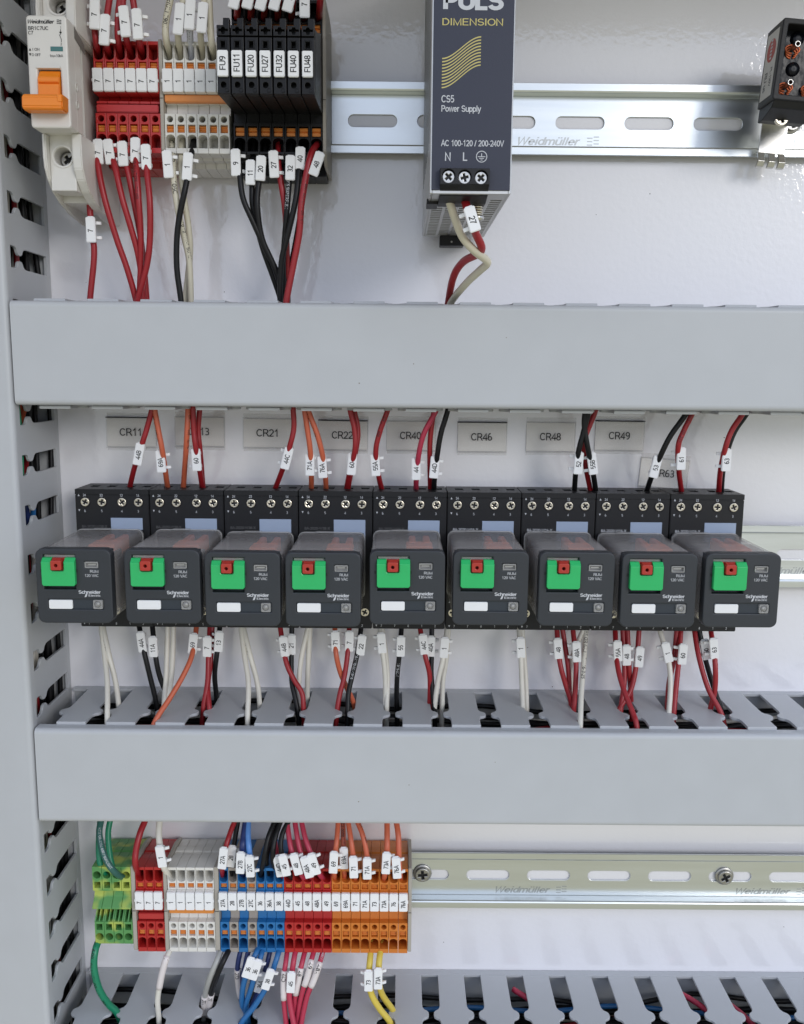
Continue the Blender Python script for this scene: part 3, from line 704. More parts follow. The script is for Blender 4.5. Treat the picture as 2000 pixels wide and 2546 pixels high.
# ------------------------------------------------------------------ suppressor at the right of the top rail
SO = P(171.6, 130.5, 0)
sp = thing('surge_suppressor', 'black open-faced suppressor block with white side sticker on the top rail', 'suppressor', SO, None, RAD(4.6))
b = MB(); D0, D1 = 29, 48
b.plate(rrect(0, 30, 0, 36, 1.2), [rrect(2.6, 27.4, 2.6, 33.4, .8)], D0+2, D1, M_black, XZ, .5)
b.box(.3, 29.7, .3, 35.7, D0, D0+2.2, M_black, .3)
b.prism([(0.2, D0+.5), (0.2, D1-.6), (-2.8, D1-3), (-6, D0+6), (-6, D0+.5)], 1.2, 22, M_black, ZH, .3)
b.build('case', sp)
e = MB()
for i in range(1):
    e.box(2.5, 27.5, 2.5, 33.5, D0+2.2, D0+11, M_epoxy)
ep = e.build('epoxy_filling', sp)
for xx, zz in ((8.6, 25.5), (7.8, 8.5), (20, 25.5), (19, 8.5)):
    b = MB(); b.plate(circ(xx, zz, 1.35, 16), [circ(xx, zz, .95, 16)], D0+9, D0+18, M_steel, XZ, .12); b.build('terminal_post', sp)
    b = MB()
    for k in range(3):
        pts = [P(xx+(2.4+.5*k)*math.cos(a*.42-1.2), zz-2.4+.9*k+(1.9)*math.sin(a*.42-1.2), D0+11.2+k*.5) for a in range(15)]
        b.tube(pts, .42, M_copper, 8)
    b.build('copper_winding', sp)
for zz in (16.5, 30):
    MB().lathe(10.5, zz, [(3.4, D0+10), (3.2, D0+11.6), (1.2, D0+12.4)], M_epoxy, 18).build('epoxy_blob', sp)
b = MB(); b.prism([(2.8, D0+2.6), (33.0, D0+2.6), (33.0, D1-3.2), (2.8, D1-3.2)], -.12, .02, mat('sticker_white', (.60, .59, .56), .45), ZH)
stk = b.build('sticker', sp)
b = MB()
n_ = 28; oval = [(24.6+5.2*math.sin(2*math.pi*i/n_), (D0+D1)/2-.3+5.0*math.cos(2*math.pi*i/n_)) for i in range(n_)]
b.prism(oval, -.2, -.13, mat('sticker_red', (.42, .06, .05), .5), ZH)
b.build('red_oval_logo', stk)
b = MB()
def sidetext(mb, body, zc, hc, Hh, m, xo):
    t = MB().text(body, 0, 0, 0, Hh, m, None, 0, 'c', 0, .01)
    for v in t.bm.verts:
        u, w = v.co.x*1000, v.co.z*1000
        v.co = P(xo, zc-u, hc+w)
    me = t.mesh(); i = mb.mi(m); k = len(mb.bm.faces); mb.bm.from_mesh(me)
    mb.bm.faces.ensure_lookup_table()
    for f in mb.bm.faces[k:]: f.material_index = i
for k in range(6): b.box(-.26, -.2, 20.6+k*1.6, 21.5+k*1.6, (D0+D1)/2-1.3, (D0+D1)/2+.7, M_print)
b.build('logo_letters', stk)
b = MB()
sidetext(b, 'PL-120V', 11.8, (D0+D1)/2+3.0, 2.1, M_ink, -.2)
b.build('lettering', stk)
b = MB()
sidetext(b, 'RU us', 10.6, (D0+D1)/2-2.6, 3.0, M_ink, -.2)
b.build('lettering', stk)
b = MB()
b.box(9.5, 23, -15, 0, D0-17, D0-16, M_steel, .2)
b.box(9.5, 23, -1, 0, D0-17, D0+1, M_steel, .2)
for x0 in (9.3, 14.8, 19.9): b.prism([(-15, D0-17), (-15, D0-16), (-19.5, D0-13.5), (-22, D0-15), (-22.3, D0-17), (-21.4, D0-16.6), (-19.4, D0-15)], x0, x0+3.4, M_steel, ZH, .1)
b.build('bracket', sp)
b = MB(); screw_head(b, 10.2, -4.6, D0+5.6, 3.3, M_screw, .35, None, 2.2); b.build('bracket_screw', sp)

# ------------------------------------------------------------------ relay sockets and relays
CR = ['CR11', 'CR13', 'CR21', 'CR22', 'CR40', 'CR46', 'CR48', 'CR49', 'CR63']
SP = 39.1; SX0 = -171.9; SW = SP-.5
FR = (.133, .358, .627, .848)
def socket_meshes():
    b = MB()
    b.box(0, SW, -74, -2.6, 3, 27.6, M_black, .35, 2)
    b.plate(rect(0, SW, 3, 27.55), [rect(f*SP-2.2, f*SP+2.2, 12, 18) for f in (.17, .40, .66, .88)], -2.6, .3, M_black, XH, .12)
    b.box(.3, SW-.3, -2.5, -2.45, 4, 26, M_dark)
    for f in FR: b.lathe(f*SP, -6.5, [(2.75, 27.5), (2.75, 27.75), (2.45, 27.8), (2.4, 27.55), (.1, 27.55)], M_black, 20)
    body = b.mesh('body')
    sc = MB(); screw_head(sc, 0, 0, 27.2, 2.3, M_screw, 0, None, .9); scm = sc.mesh('terminal_screw')
    lb = MB().box(.469*SP, .895*SP, -26, -14.8, 27.55, 27.95, M_lblue, .1).mesh('blank_label')
    def let(s):
        b = MB(); h = 27.78
        for f, t, u in zip(FR, ('24', '22', '12', '14'), '6543'):
            b.text(t, f*SP-.2, -2.85, h, 1.35, M_print); b.text(u, f*SP-.2, -11.2, h, 1.35, M_print)
        for zz, sg in ((-2.9, 1), (-10.9, -1)): b.prism([(1.5, zz-.5*sg), (2.5, zz-.5*sg), (2.0, zz+.6*sg)], h-.1, h, M_print, XZ)
        b.text(s, .075*SP, -19.5, h, 1.45, M_print if 'W16' in s else M_fprint, 13.4, 0, 'l')
        for k, t in enumerate(('7', '7', '8', '1', '2')): b.text(t, 4.6+k*7.2, -72.2, h, 1.3, M_print)
        b.prism([(1.4, -71.7), (2.4, -71.7), (1.9, -72.8)], h-.1, h, M_print, XZ)
        b.prism([(1.4, -59.3), (2.4, -59.3), (1.9, -58.2)], h-.1, h, M_print, XZ)
        return b.mesh('lettering')
    return body, scm, lb, let('8A-2020-W38-X'), let('8A-2020-W16-X')
_sm = socket_meshes()
REL = [(-153.3, -97.9), (-112.05, -97.8), (-74.7, -98.7), (-37.1, -98.6), (2.25, -97.4), (41.2, -97.3), (81.3, -97.4), (119.9, -97.7), (158.8, -97.4)]
def relay_meshes():
    W2 = 17.3; H2 = 17.5
    d = {}
    outl = rrect(-W2, W2, -H2, H2, 3.2, 5); inn = rrect(-W2+.9, W2-.9, -H2+.9, H2-.9, 2.4, 5)
    b = MB().plate(outl, [inn], 32.2, 79, M_smoke, XZ, 0, True); d['cover'] = b.mesh('cover')
    b = MB().plate(rrect(-W2-.35, W2+.35, -H2-.3, H2+.35, 3.4, 5), [inn], 30.4, 32.2, M_clear, XZ, .2); b.box(-8, 1.0, H2+.2, H2+.65, 30.3, 33.5, M_clear, .1); d['rim'] = b.mesh('rim')
    b = MB().box(-W2+.6, W2-.6, -H2+.6, H2-.6, 27.7, 31, M_black, .4); d['base'] = b.mesh('base')
    b = MB().box(-14.5, 14.5, -15, 9, 31, 76, mat('mechanism_brown', (.085, .07, .065), .5), .5); b.box(-13.8, 13.8, 9, 12.5, 56, 77, M_recess, .3)
    b.box(-12, 10, 9, 12.8, 62, 72, mat('frame_grey', (.25, .24, .23), .4)); d['mechanism'] = b.mesh('mechanism')
    b = MB()
    for x in (1.0, 8.2): b.box(x, x+3.4, 8, 16.0, 36, 54, M_coil, .6); 
    b.box(-.5, 12.5, 8, 15.6, 50, 63, M_coil, .5); d['contact_carrier'] = b.mesh('contact_carrier')
    fx = lambda u: u-17.35
    fz = lambda v: 17.6-v
    b = MB()
    b.plate(rrect(-W2-.3, W2+.3, -H2-.25, H2+.25, 3.3, 6), [rect(fx(3.4), fx(18.1), fz(19.0), fz(2.6)), rrect(fx(4.9), fx(30.6), fz(28.6), fz(23.8), .5, 2), rrect(fx(22.7), fx(29.0), fz(8.8), fz(5.7), .4, 2)], 79, 85, M_slate, XZ, .55)
    b.box(-W2+.5, W2-.5, -H2+.5, H2-.5, 78, 81.5, M_recess)
    b.box(fx(4.95), fx(30.55), fz(28.55), fz(23.85), 81.5, 84.2, M_recess)
    for u in (2.0, 18.2): b.box(fx(u), fx(u+1.1), fz(10.8), fz(9.4), 84.6, 85.08, M_dark)
    d['front_cover'] = b.mesh('front_cover')
    b = MB()
    o_ = [(fx(3.15), fz(16.2)), (fx(3.9), fz(17.0)), (fx(17.9), fz(17.0)), (fx(18.65), fz(16.2)), (fx(18.65), fz(5.6)), (fx(13.6), fz(5.6)), (fx(13.6), fz(9.3)), (fx(13.2), fz(9.9)), (fx(8.1), fz(9.9)), (fx(7.7), fz(9.3)), (fx(7.7), fz(5.6)), (fx(3.15), fz(5.6))]
    b.plate(o_, [], 82, 87.2, M_green, XZ, .35)
    for a, c in ((3.2, 7.65), (13.65, 18.6)): b.prism([(fz(5.65), 82), (fz(5.65), 87.1), (fz(3.9), 85.2), (fz(3.7), 82)], fx(a), fx(c), M_green, ZH, .15)
    b.box(fx(7.6), fx(13.7), fz(10.2), fz(4), 82, 84.6, M_rbtn)
    d['flap'] = b.mesh('flap')
    b = MB(); b.plate(rrect(fx(8.1), fx(13.0), fz(9.2), fz(4.6), .7, 3), [circ(fx(10.5), fz(7.0), .8, 14)], 84.7, 88.6, M_rbtn, XZ, .3)
    b.prism([(fz(4.7), 84.7), (fz(4.7), 88.0), (fz(3.9), 86.0), (fz(3.9), 84.7)], fx(8.5), fx(12.6), M_rbtn, ZH, .1); d['test_button'] = b.mesh('test_button')
    b = MB().plate(rrect(fx(22.75), fx(28.95), fz(8.75), fz(5.75), .4, 2), [rect(fx(23.3), fx(28.4), fz(8.2), fz(6.3))], 83, 85.3, M_clear, XZ, .12)
    b.box(fx(23.2), fx(28.5), fz(8.3), fz(6.2), 82.6, 83.4, M_clear); b.box(fx(24), fx(27.6), fz(7.4), fz(7.0), 83.4, 83.9, M_alu); d['indicator_window'] = b.mesh('indicator_window')
    b = MB().box(fx(3.6), fx(17.9), fz(4.2), fz(2.75), 82, 83.6, M_clear, .1); d['clear_strip'] = b.mesh('clear_strip')
    b = MB().plate(rrect(fx(5.2), fx(16.2), fz(28.4), fz(24.1), .7, 4), [], 84.2, 85.2, M_white, XZ, .15); d['write_on_label'] = b.mesh('write_on_label')
    b = MB().plate(rrect(fx(25.9), fx(30.4), fz(28.3), fz(24.0), .6, 3), [circ(fx(28.0), fz(26.0), 1.55, 16)], 84.2, 85.5, M_clear, XZ, .2)
    b.lathe(fx(28.0), fz(26.0), [(1.5, 84.2), (1.5, 85.0), (1.2, 85.7), (.5, 86.0)], M_clear, 16)
    b.cyl(fx(28.1), fz(25.9), 84.2, 84.9, .5, M_alu, 10); d['indicator_lamp'] = b.mesh('indicator_lamp')
    b = MB(); h = 85.12
    b.text('RUM', fx(29.0), fz(10.3), h, 1.3, M_print, 3.9, 0, 'r'); b.text('120 VAC', fx(29.0), fz(12.3), h, 1.3, M_print, 6.4, 0, 'r')
    b.text('Schneider', fx(29.6), fz(20.2), h, 1.6, M_print, 10.3, 0, 'r', 0, .035); b.text('Electric', fx(29.5), fz(21.85), h, 1.0, M_print, 5.6, 0, 'r', 0, .02, 1.1)
    b.plate([(fx(22.0), fz(22.7)), (fx(22.5), fz(21.3)), (fx(23.3), fz(20.9)), (fx(23.3), fz(21.6)), (fx(22.9), fz(22.5))], [], h-.05, h, M_print)
    d['lettering'] = b.mesh('lettering')
    return d
_rm = relay_meshes()
for i, cr in enumerate(CR):
    x = SX0+SP*i
    o = thing('relay_socket', 'black relay socket on the rail below label '+cr, 'relay socket', P(x, -60.0, 0), 'black relay sockets')
    bo = obj('body', _sm[0], o); obj('blank_label', _sm[2], o); obj('lettering', _sm[3] if i < 5 else _sm[4], o)
    for f in FR:
        s = obj('terminal_screw', _sm[1], o, P(f*SP, -6.5, 0)); s.rotation_euler.y = random.uniform(0, 1.5)
    for k in range(5):
        s = obj('terminal_screw', _sm[1], o, P(3.6+k*7.8, -64.8, 0)); s.rotation_euler.y = random.uniform(0, 1.5)
    rx, rz = REL[i]
    r = thing('relay', 'slate grey relay with green flap, plugged in below label '+cr, 'relay', P(rx, rz, 0), 'relays with green flaps')
    r.rotation_euler.y = RAD(random.uniform(-.5, .5))
    parts = {}
    for k in ('base', 'rim', 'cover', 'mechanism', 'contact_carrier', 'front_cover'): parts[k] = obj(k, _rm[k], r)
    for k in ('flap', 'test_button', 'indicator_window', 'clear_strip', 'write_on_label', 'indicator_lamp', 'lettering'): obj(k, _rm[k], parts['front_cover'])

# ------------------------------------------------------------------ label holders on the panel
LB = [(324.8, 1075.5), (495, 1074), (665, 1077.5), (852.5, 1083), (1022, 1084), (1199, 1087.5), (1370, 1087), (1541.5, 1084.5), (1652, 1178)]
for i, (cr, (px, py)) in enumerate(zip(CR, LB)):
    x, z = U(px, py, 2)
    tilt = RAD(4.2) if i == 8 else RAD(random.uniform(-.3, .5))
    o = thing('label_holder', 'clear label holder with grey paper reading '+cr+' on the panel', 'label', P(x, z, 0), 'relay labels stuck to the panel', tilt)
    b = MB(); b.box(-13.2, 14.0, -9.9, 10.6, .06, .5, M_holder, .05); b.box(-13.5, 13.7, -7.9, 8.0, .9, 2.0, M_holder, .18)
    b.box(-13.5, 13.7, 8.05, 8.5, .5, 2.3, M_dark if i in (0, 3, 5, 7) else M_holder, .1); b.box(-13.5, 13.7, -8.5, -8.0, .5, 2.3, M_holder, .1)
    b.build('holder', o)
    MB().box(-13.1, 13.3, -7.6, 7.7, .55, .85, M_paper).build('paper', o)
    MB().text(cr, -.2, .3, 2.1, 4.1, M_ink, 11.6).build('lettering', o)

# ------------------------------------------------------------------ wires and clip-on wire markers
def lerpk(keys, t):
    for (a, ha), (b, hb) in zip(keys, keys[1:]):
        if t <= b: return ha+(hb-ha)*(t-a)/max(b-a, 1e-6)
    return keys[-1][1]
MK = {}
def marker_meshes(L, ear):
    k = (L, ear)
    if k not in MK:
        pl = MB().box(-2.3, 2.3, -L/2, L/2, -.5, 1.2, M_tag, .3, 2); pl.box(-1.5, 1.5, L/2-.1, L/2+.5, -.3, .5, M_tag, .15)
        cl = MB()
        n = 14; ring = lambda r: [(r*math.cos(2*math.pi*i/n), -2.0+r*math.sin(2*math.pi*i/n)) for i in range(n)]
        cl.plate(ring(2.15), [ring(1.62)], -.8, .8, M_tag, XH, .1)
        if ear:
            e = ear
            cl.prism([(e*1.2, -.9), (e*2.6, -.8), (e*4.4, -1.6), (e*4.5, -2.4), (e*3.2, -2.3), (e*1.9, -2.0)], -.75, .75, M_tag, XH, .1)
        MK[k] = pl.mesh('plate'), cl.mesh('clip')
    return MK[k]
def marker(text, px, py, lean, h, label, group='white clip-on wire markers', L=11.2, ear=0, flip=False, bold=.012):
    x, z = U(px, py, h)
    lw = lean + 2.8*(835-px)/706
    o = thing('wire_marker', label, 'wire marker', P(x, z, h), group, RAD(lw))
    pl, cl = marker_meshes(L, ear)
    p = obj('plate', pl, o)
    for s in (1, -1): obj('clip', cl, o, P(0, s*L*.29, 0))
    MB().text(text, 0, -.4, 1.3, 2.5, M_ink, None, math.pi/2*(-1 if flip else 1), 'c', 0, bold).build('lettering', p)
    return o
def frames(pts):
    out = []
    for i, p in enumerate(pts):
        d = (pts[min(i+1, len(pts)-1)]-pts[max(i-1, 0)]).normalized()
        n = Vector((0, -1, 0)); n = (n-d*n.dot(d)).normalized(); out.append((p, d, n, d.cross(n)))
    return out
def wrap_text(pts, body, s0, H, phi, r, m, length=None, flip=False):
    fr = frames(pts); cum = [0]
    for a, b in zip(pts, pts[1:]): cum.append(cum[-1]+(b-a).length*1000)
    src = textmesh(body, 0, .015, 1.1); k = H/CAP
    vs_ = []
    for v in src.vertices:
        u, w = v.co.x*k, (v.co.y-CAP/2)*k
        if flip: u, w = -u, -w
        s = min(max(s0+u, 0), cum[-1]-.01)
        j = next(i for i in range(len(cum)-1) if cum[i+1] >= s); t = (s-cum[j])/max(cum[j+1]-cum[j], 1e-6)
        p = fr[j][0].lerp(fr[j+1][0], t); n = fr[j][2].lerp(fr[j+1][2], t).normalized(); b = fr[j][3].lerp(fr[j+1][3], t).normalized()
        a = phi-w/r
        vs_.append(p+(n*math.cos(a)+b*math.sin(a))*((r+.05+v.co.z)*.001))
    me = bpy.data.meshes.new('printing'); me.from_pydata(vs_, [], [tuple(p.vertices) for p in src.polygons]); me.materials.append(m)
    return me
LEN = {}
def wire(color, px, hk, label, group, r=1.42, end=None, ext0=8, ext1=-12, prints=(), sleeve=None, mk=None):
    """px: pixels of the photograph along the wire; hk: (fraction, distance from panel) keys; end: height of the plane it dives through"""
    cum = [0]
    for a, b in zip(px, px[1:]): cum.append(cum[-1]+math.hypot(b[0]-a[0], b[1]-a[1]))
    hk = list(hk)
    if end is not None:
        h1 = max(5, min(50, UZ(px[-1][0], px[-1][1], end)[1])); hk[-1] = (1, h1)
    pts = []; hs = []
    for p, c in zip(px, cum):
        h = lerpk(hk, c/cum[-1]); x, z = U(p[0], p[1], h); pts.append(P(x, z, h)); hs.append(h)
    if ext0:
        d = (pts[0]-pts[1]).normalized()
        pts.insert(0, pts[0]+d*abs(ext0)*.0005+Vector((0, 0, ext0*.0005))); hs.insert(0, hs[0])
    if ext1:
        d = (pts[-1]-pts[-2]).normalized()
        pts.append(pts[-1]+d*abs(ext1)*.0005+Vector((0, 0, ext1*.0005)))
    cs = catmull(pts, 6)
    o0 = cs[0].copy(); loc = [p-o0 for p in cs]
    mb = MB().tube(loc, r, WIRE[color], 12)
    o = mb.build('wire', None, o0); tag(o, label, 'wire', group)
    for body, s0, H, phi, m, fl in prints:
        obj('printing', wrap_text(loc, body, s0, H, phi, r, m, None, fl), o)
    if sleeve:
        a, b, txt, m = sleeve
        n = len(loc); seg = loc[int(a*n):max(int(b*n), int(a*n)+3)]
        s = MB().tube(seg, r+.38, m, 12).build('heat_shrink_sleeve', o)
        if txt: obj('lettering', wrap_text(seg, txt, 1.2, 2.3, 0, r+.4, M_ink, None, False), s)
    if mk:
        text, mx_, my_, lean, lab = mk[:5]; kw = mk[5] if len(mk) > 5 else {}
        dist = [math.hypot(p[0]-mx_, p[1]-my_) for p in px]; j = dist.index(min(dist))
        # distance of the wire at the marker
        best = min(((math.hypot(px[i][0]+(px[i+1][0]-px[i][0])*t-mx_, px[i][1]+(px[i+1][1]-px[i][1])*t-my_), (cum[i]+(cum[i+1]-cum[i])*t)/cum[-1])
                    for i in range(len(px)-1) for t in [k/10 for k in range(11)]))
        h = lerpk(hk, best[1])+2.0+kw.pop('dh', 0)
        marker(text, mx_, my_, lean, h, lab, **kw)
    return o
DN = [(0, 30), (.13, 40), (.4, 42), (1, 34)]          # out of a terminal and down behind a duct cover
UPI = [(0, 30), (.45, 40), (.85, 41), (1, 30)]        # from a duct down into a terminal
INK = M_ink; WP = M_print
g1 = 'wires in the top row'; g2 = 'wires above the relays'; g3 = 'wires below the relays'; g4 = 'wires in the bottom row'
MKG = 'white clip-on wire markers'

# --- top row, arriving from above
LR = 'red wire dropping into the top row red terminals'
mlab = 'white wire marker 7 above the top row red terminals'
K = [(0, 46), (.5, 44), (.85, 41), (1, 30)]
wire('red', [(232, -30), (234, 20), (236, 72), (240, 110), (247, 140)], K, LR.replace('terminals', 'terminals, first from the breaker'), g1, 1.5, mk=('7', 236.5, 35, 1, mlab.replace('red terminals', 'red terminals, first from the breaker'), dict(ear=-1, L=13.2, dh=1)))
wire('red', [(276, -30), (272, 0), (264, 60), (266, 113), (275, 140)], K, LR.replace('terminals', 'terminals, second from the breaker'), g1, 1.5, mk=('7', 261, 75, 3, mlab.replace('red terminals', 'red terminals, second from the breaker'), dict(ear=1, L=13.2, dh=1)))
wire('red', [(303, -30), (298, 0), (293, 53), (294, 102), (301, 143)], K, LR.replace('terminals', 'terminals, third from the breaker'), g1, 1.5)
wire('red', [(318, -30), (306, 0), (308, 50), (315, 97), (329, 143)], K, LR.replace('terminals', 'terminals, fourth from the breaker'), g1, 1.5, mk=('7', 311, 54, -6, mlab.replace('red terminals', 'red terminals, fourth from the breaker'), dict(ear=-1, L=13.2, dh=1.5)))
wire('red', [(325, -30), (331, 0), (340, 60), (348, 108), (356, 140)], K, LR.replace('terminals', 'terminals, fifth from the breaker'), g1, 1.5, mk=('7', 342.5, 61, -4, mlab.replace('red terminals', 'red terminals, fifth from the breaker'), dict(ear=1, L=13.2, dh=1)))
LW_ = 'white wire dropping into the top row white terminals'
mlab = 'white wire marker 1 on a white wire above the top row white terminals'
wire('cream', [(428, -30), (423, 0), (412, 59), (414, 102), (424, 140)], K, 'cream wire printed with black lettering beside the red terminals, top row', g1, 1.6,
     prints=[('VW-1 — c(UL) T90N', 4, 2.0, -.1, INK, False)])
wire('cream', [(460, -30), (456, 0), (446, 50), (443, 92), (450, 140)], K, LW_, g1, 1.55, mk=('1', 446, 48, 6, mlab, dict(ear=0, L=13.5, dh=1)))
wire('bluewhite', [(482, -30), (481, 0), (473, 40), (472, 80), (477, 140)], K, 'bluish white wire dropping into the top row white terminals', g1, 1.5, prints=[('- VW-1 /', 24, 1.6, .2, INK, False)],
     mk=('1', 473, 37, 4, mlab, dict(ear=0, L=13.0, dh=1.6)))
wire('cream', [(512, -30), (508, 0), (503, 40), (499, 90), (505, 140)], K, LW_, g1, 1.5, mk=('1', 504, 45, 5, mlab, dict(ear=-1, L=13.0, dh=1)))
wire('cream', [(518, -30), (520, 0), (523, 59), (527, 112), (533, 143)], K, 'white wire without a marker dropping beside the black fuse terminals', g1, 1.6)
mlab = 'white wire marker above the black fuse terminals'
for i, (x, my, ln) in enumerate([(589, -12, 14), (623, -12, 14), (656, -8, 16), (690, -8, 16), (724, -4, 16), (758, 10, 0), (793, None, 0)]):
    wire('red', [(x+4, -40), (x+4, -10), (x+2, 25), (x, 52)], [(0, 56), (.5, 52), (.85, 42), (1, 31)], 'red wire dropping into the black fuse terminal tagged '+['FU9', 'FU11', 'FU20', 'FU27', 'FU32', 'FU40', 'FU48'][i], g1, 1.55, ext1=-6,
         mk=None if my is None else ('7', x-(0 if i == 5 else 2), my, ln, mlab+', '+ORD[i]+' from the white terminals', dict(ear=0 if i < 5 else -1, L=12, dh=1.5)))
# --- top row, leaving downwards
LR = 'red wire with marker 7 leaving the top row red terminals'
mlab = 'white wire marker 7 below the top row red terminals'
wire('red', [(249, 342), (245, 378), (244, 412), (260.5, 494), (290, 593), (316, 667), (338, 745)], DN, LR.replace('terminals', 'terminals, first from the breaker'), g1, 1.5, mk=('7', 245, 378, -2, mlab.replace('red terminals', 'red terminals, first from the breaker'), dict(ear=-1, dh=.6)))
wire('red', [(281, 343), (277, 378), (287, 418), (304.5, 494), (325, 564), (342, 625), (351, 681), (355, 745)], DN, LR.replace('terminals', 'terminals, second from the breaker'), g1, 1.5, mk=('7', 272, 378, -9, mlab.replace('red terminals', 'red terminals, second from the breaker'), dict(ear=1, dh=.6)))
wire('red', [(307, 345), (306, 383), (317.6, 424), (332, 494), (348, 579), (358, 660), (365, 745)], [(0, 30), (.13, 38), (.4, 38), (1, 30)], LR.replace('terminals', 'terminals, third from the breaker'), g1, 1.5, mk=('7', 306, 383, -4, mlab.replace('red terminals', 'red terminals, third from the breaker'), dict(ear=-1, dh=.9)))
wire('red', [(337, 342), (337, 374), (340, 424), (345, 494), (350, 579), (350, 660), (347, 745)], [(0, 30), (.13, 40), (.4, 43), (1, 35)], LR.replace('terminals', 'terminals, fourth from the breaker'), g1, 1.5, prints=[('AWG (UL) TYPE MTW OR', 22, 1.5, .3, INK, False)], mk=('7', 337.5, 374, 0, mlab.replace('red terminals', 'red terminals, fourth from the breaker'), dict(ear=-1, dh=.6)))
wire('red', [(364.5, 350), (364, 391), (366, 429.5), (373, 506), (373, 593), (365, 661), (343, 745)], [(0, 30), (.13, 42), (.4, 45), (1, 38)], LR.replace('terminals', 'terminals, fifth from the breaker'), g1, 1.5, mk=('7', 364, 391, -3, mlab.replace('red terminals', 'red terminals, fifth from the breaker'), dict(ear=-1, dh=.6)))
wire('red', [(226, 550), (230, 590), (234, 615), (233, 655), (224, 745)], [(0, 34), (1, 32)], 'red wire with marker 7 hanging from the circuit breaker', g1, 1.5, ext0=20,
     mk=('7', 227, 571.5, -3, 'white wire marker 7 hanging just under the circuit breaker', dict(ear=1, L=12)))
wire('cream', [(428, 350), (430, 403), (434, 462), (444, 529), (459, 593), (471, 652), (475, 745)], DN, 'white wire printed in black leaving the top row white terminals', g1, 1.5,
     prints=[('C/L 7 EF OR AWM 105C', 9, 2.3, -.2, INK, False), ('10 12/ VW-1 SUNLI', 52, 1.7, -.7, INK, False)],
     mk=('1', 418, 409, -5, 'white wire marker 1 beside the printed white wire, top row', dict(ear=1, L=12.4, dh=.6)))
wire('cream', [(453, 350), (450, 418), (457.6, 491), (469, 564), (473, 623), (468, 681), (461, 745)], [(0, 30), (.13, 38), (.4, 38), (1, 30)], 'plain white wire leaving the top row white terminals downwards', g1, 1.5)
wire('black', [(482.5, 348), (477, 380), (462, 462), (447, 535), (440, 593), (440, 667), (450, 745)], [(0, 30), (.1, 40), (.3, 45), (1, 40)], 'black wire with marker 1 leaving the top row white terminals', g1, 1.42,
     mk=('1', 467, 415, 4, 'white wire marker 1 on the black wire, top row', dict(ear=1, L=12.4, dh=.6)))
fl = ' leaving the black fuse terminals downwards'
fm = 'white wire marker %s below the fuse terminal tagged FU%s'
wire('black', [(598, 362), (596, 400), (597, 438), (605, 494), (629, 550), (658, 614), (690, 680), (703, 745)], DN, 'black wire with marker 9 leaving the fuse terminal tagged FU9', g1, 1.42, mk=('9', 587, 405, -2, fm % ('9', '9'), dict(ear=1, L=12.2, dh=.6)))
wire('black', [(632, 362), (627, 420), (627, 467), (630, 520), (652, 611), (680, 690), (698, 745)], [(0, 30), (.13, 38), (.4, 38), (1, 30)], 'black wire with marker 11 leaving the fuse terminal tagged FU11', g1, 1.42, mk=('11', 623.6, 429.5, 1, fm % ('11', '11'), dict(ear=0, dh=1.2)))
wire('black', [(661, 364), (652, 415), (643.5, 456), (640, 511), (652, 593), (684, 667), (706, 745)], DN, 'black wire with marker 20 leaving the fuse terminal tagged FU20', g1, 1.42, mk=('20', 649, 419, 3, fm % ('20', '20'), dict(ear=0, dh=.8)))
wire('red', [(692, 355), (692, 400), (699, 453), (708, 511), (712, 579), (714, 660), (713, 745)], [(0, 30), (.13, 38), (.4, 38), (1, 28)], 'red wire with marker 27 leaving the fuse terminal tagged FU27', g1, 1.5, mk=('27', 681.5, 409, -3, fm % ('27', '27'), dict(ear=1, L=12.2, dh=1)))
wire('black', [(725.5, 364), (722, 415), (719, 453), (714, 520), (708, 593), (704, 660), (708, 745)], DN, 'black wire with marker 32 leaving the fuse terminal tagged FU32', g1, 1.42, prints=[('UL 1015 SUPERFLEX', 26, 1.5, .2, WP, False)], mk=('32', 722.5, 418, 1, fm % ('32', '32'), dict(ear=0, dh=.6)))
wire('black', [(757.6, 364), (748, 394), (743, 429), (736, 494), (717, 579), (700, 652), (697, 745)], [(0, 30), (.1, 41), (.4, 45), (1, 38)], 'black wire with marker 40 leaving the fuse terminal tagged FU40', g1, 1.42, mk=('40', 747, 394, 2, fm % ('40', '40'), dict(ear=0, L=10, dh=.8)))
wire('black', [(758, 450), (748, 530), (732, 620), (718, 690), (716, 745)], [(0, 33), (1, 30)], 'black wire behind the red one'+fl, g1, 1.42)
wire('red', [(793, 352), (776, 378), (763.5, 427), (750, 506), (744.5, 579), (731, 652), (713, 745)], [(0, 30), (.08, 43), (.3, 47), (1, 44)], 'red wire with marker 48 leaving the fuse terminal tagged FU48', g1, 1.6, prints=[('AWM 600V (UL) MTW OR TEW', 34, 1.4, -.7, INK, False)], mk=('48', 788, 408, 20, fm % ('48', '48'), dict(ear=0, L=11)))
# --- power supply leads
KP = [(0, 112), (.5, 98), (.62, 86), (1, 40)]
wire('cream', [(1116, 492), (1131, 541), (1150, 587.6), (1180, 623), (1206, 643), (1212, 655), (1194, 672), (1159, 705), (1122, 752)], KP, 'cream wire leaving the power supply in a sharp bend', g1, 1.75, ext0=6)
wire('red', [(1156, 492), (1168.6, 541), (1185, 583), (1198, 615), (1188, 631), (1152, 651), (1128, 688), (1115, 752)], [(0, 113), (.15, 117), (.45, 98), (.55, 82), (1, 36)], 'red wire with marker 27 leaving the power supply', g1, 1.75, ext0=6,
     mk=('27', 1174.5, 545.5, -17, 'white wire marker 27 turned upside down below the power supply', dict(ear=-1, L=9.8, flip=True, dh=3)))

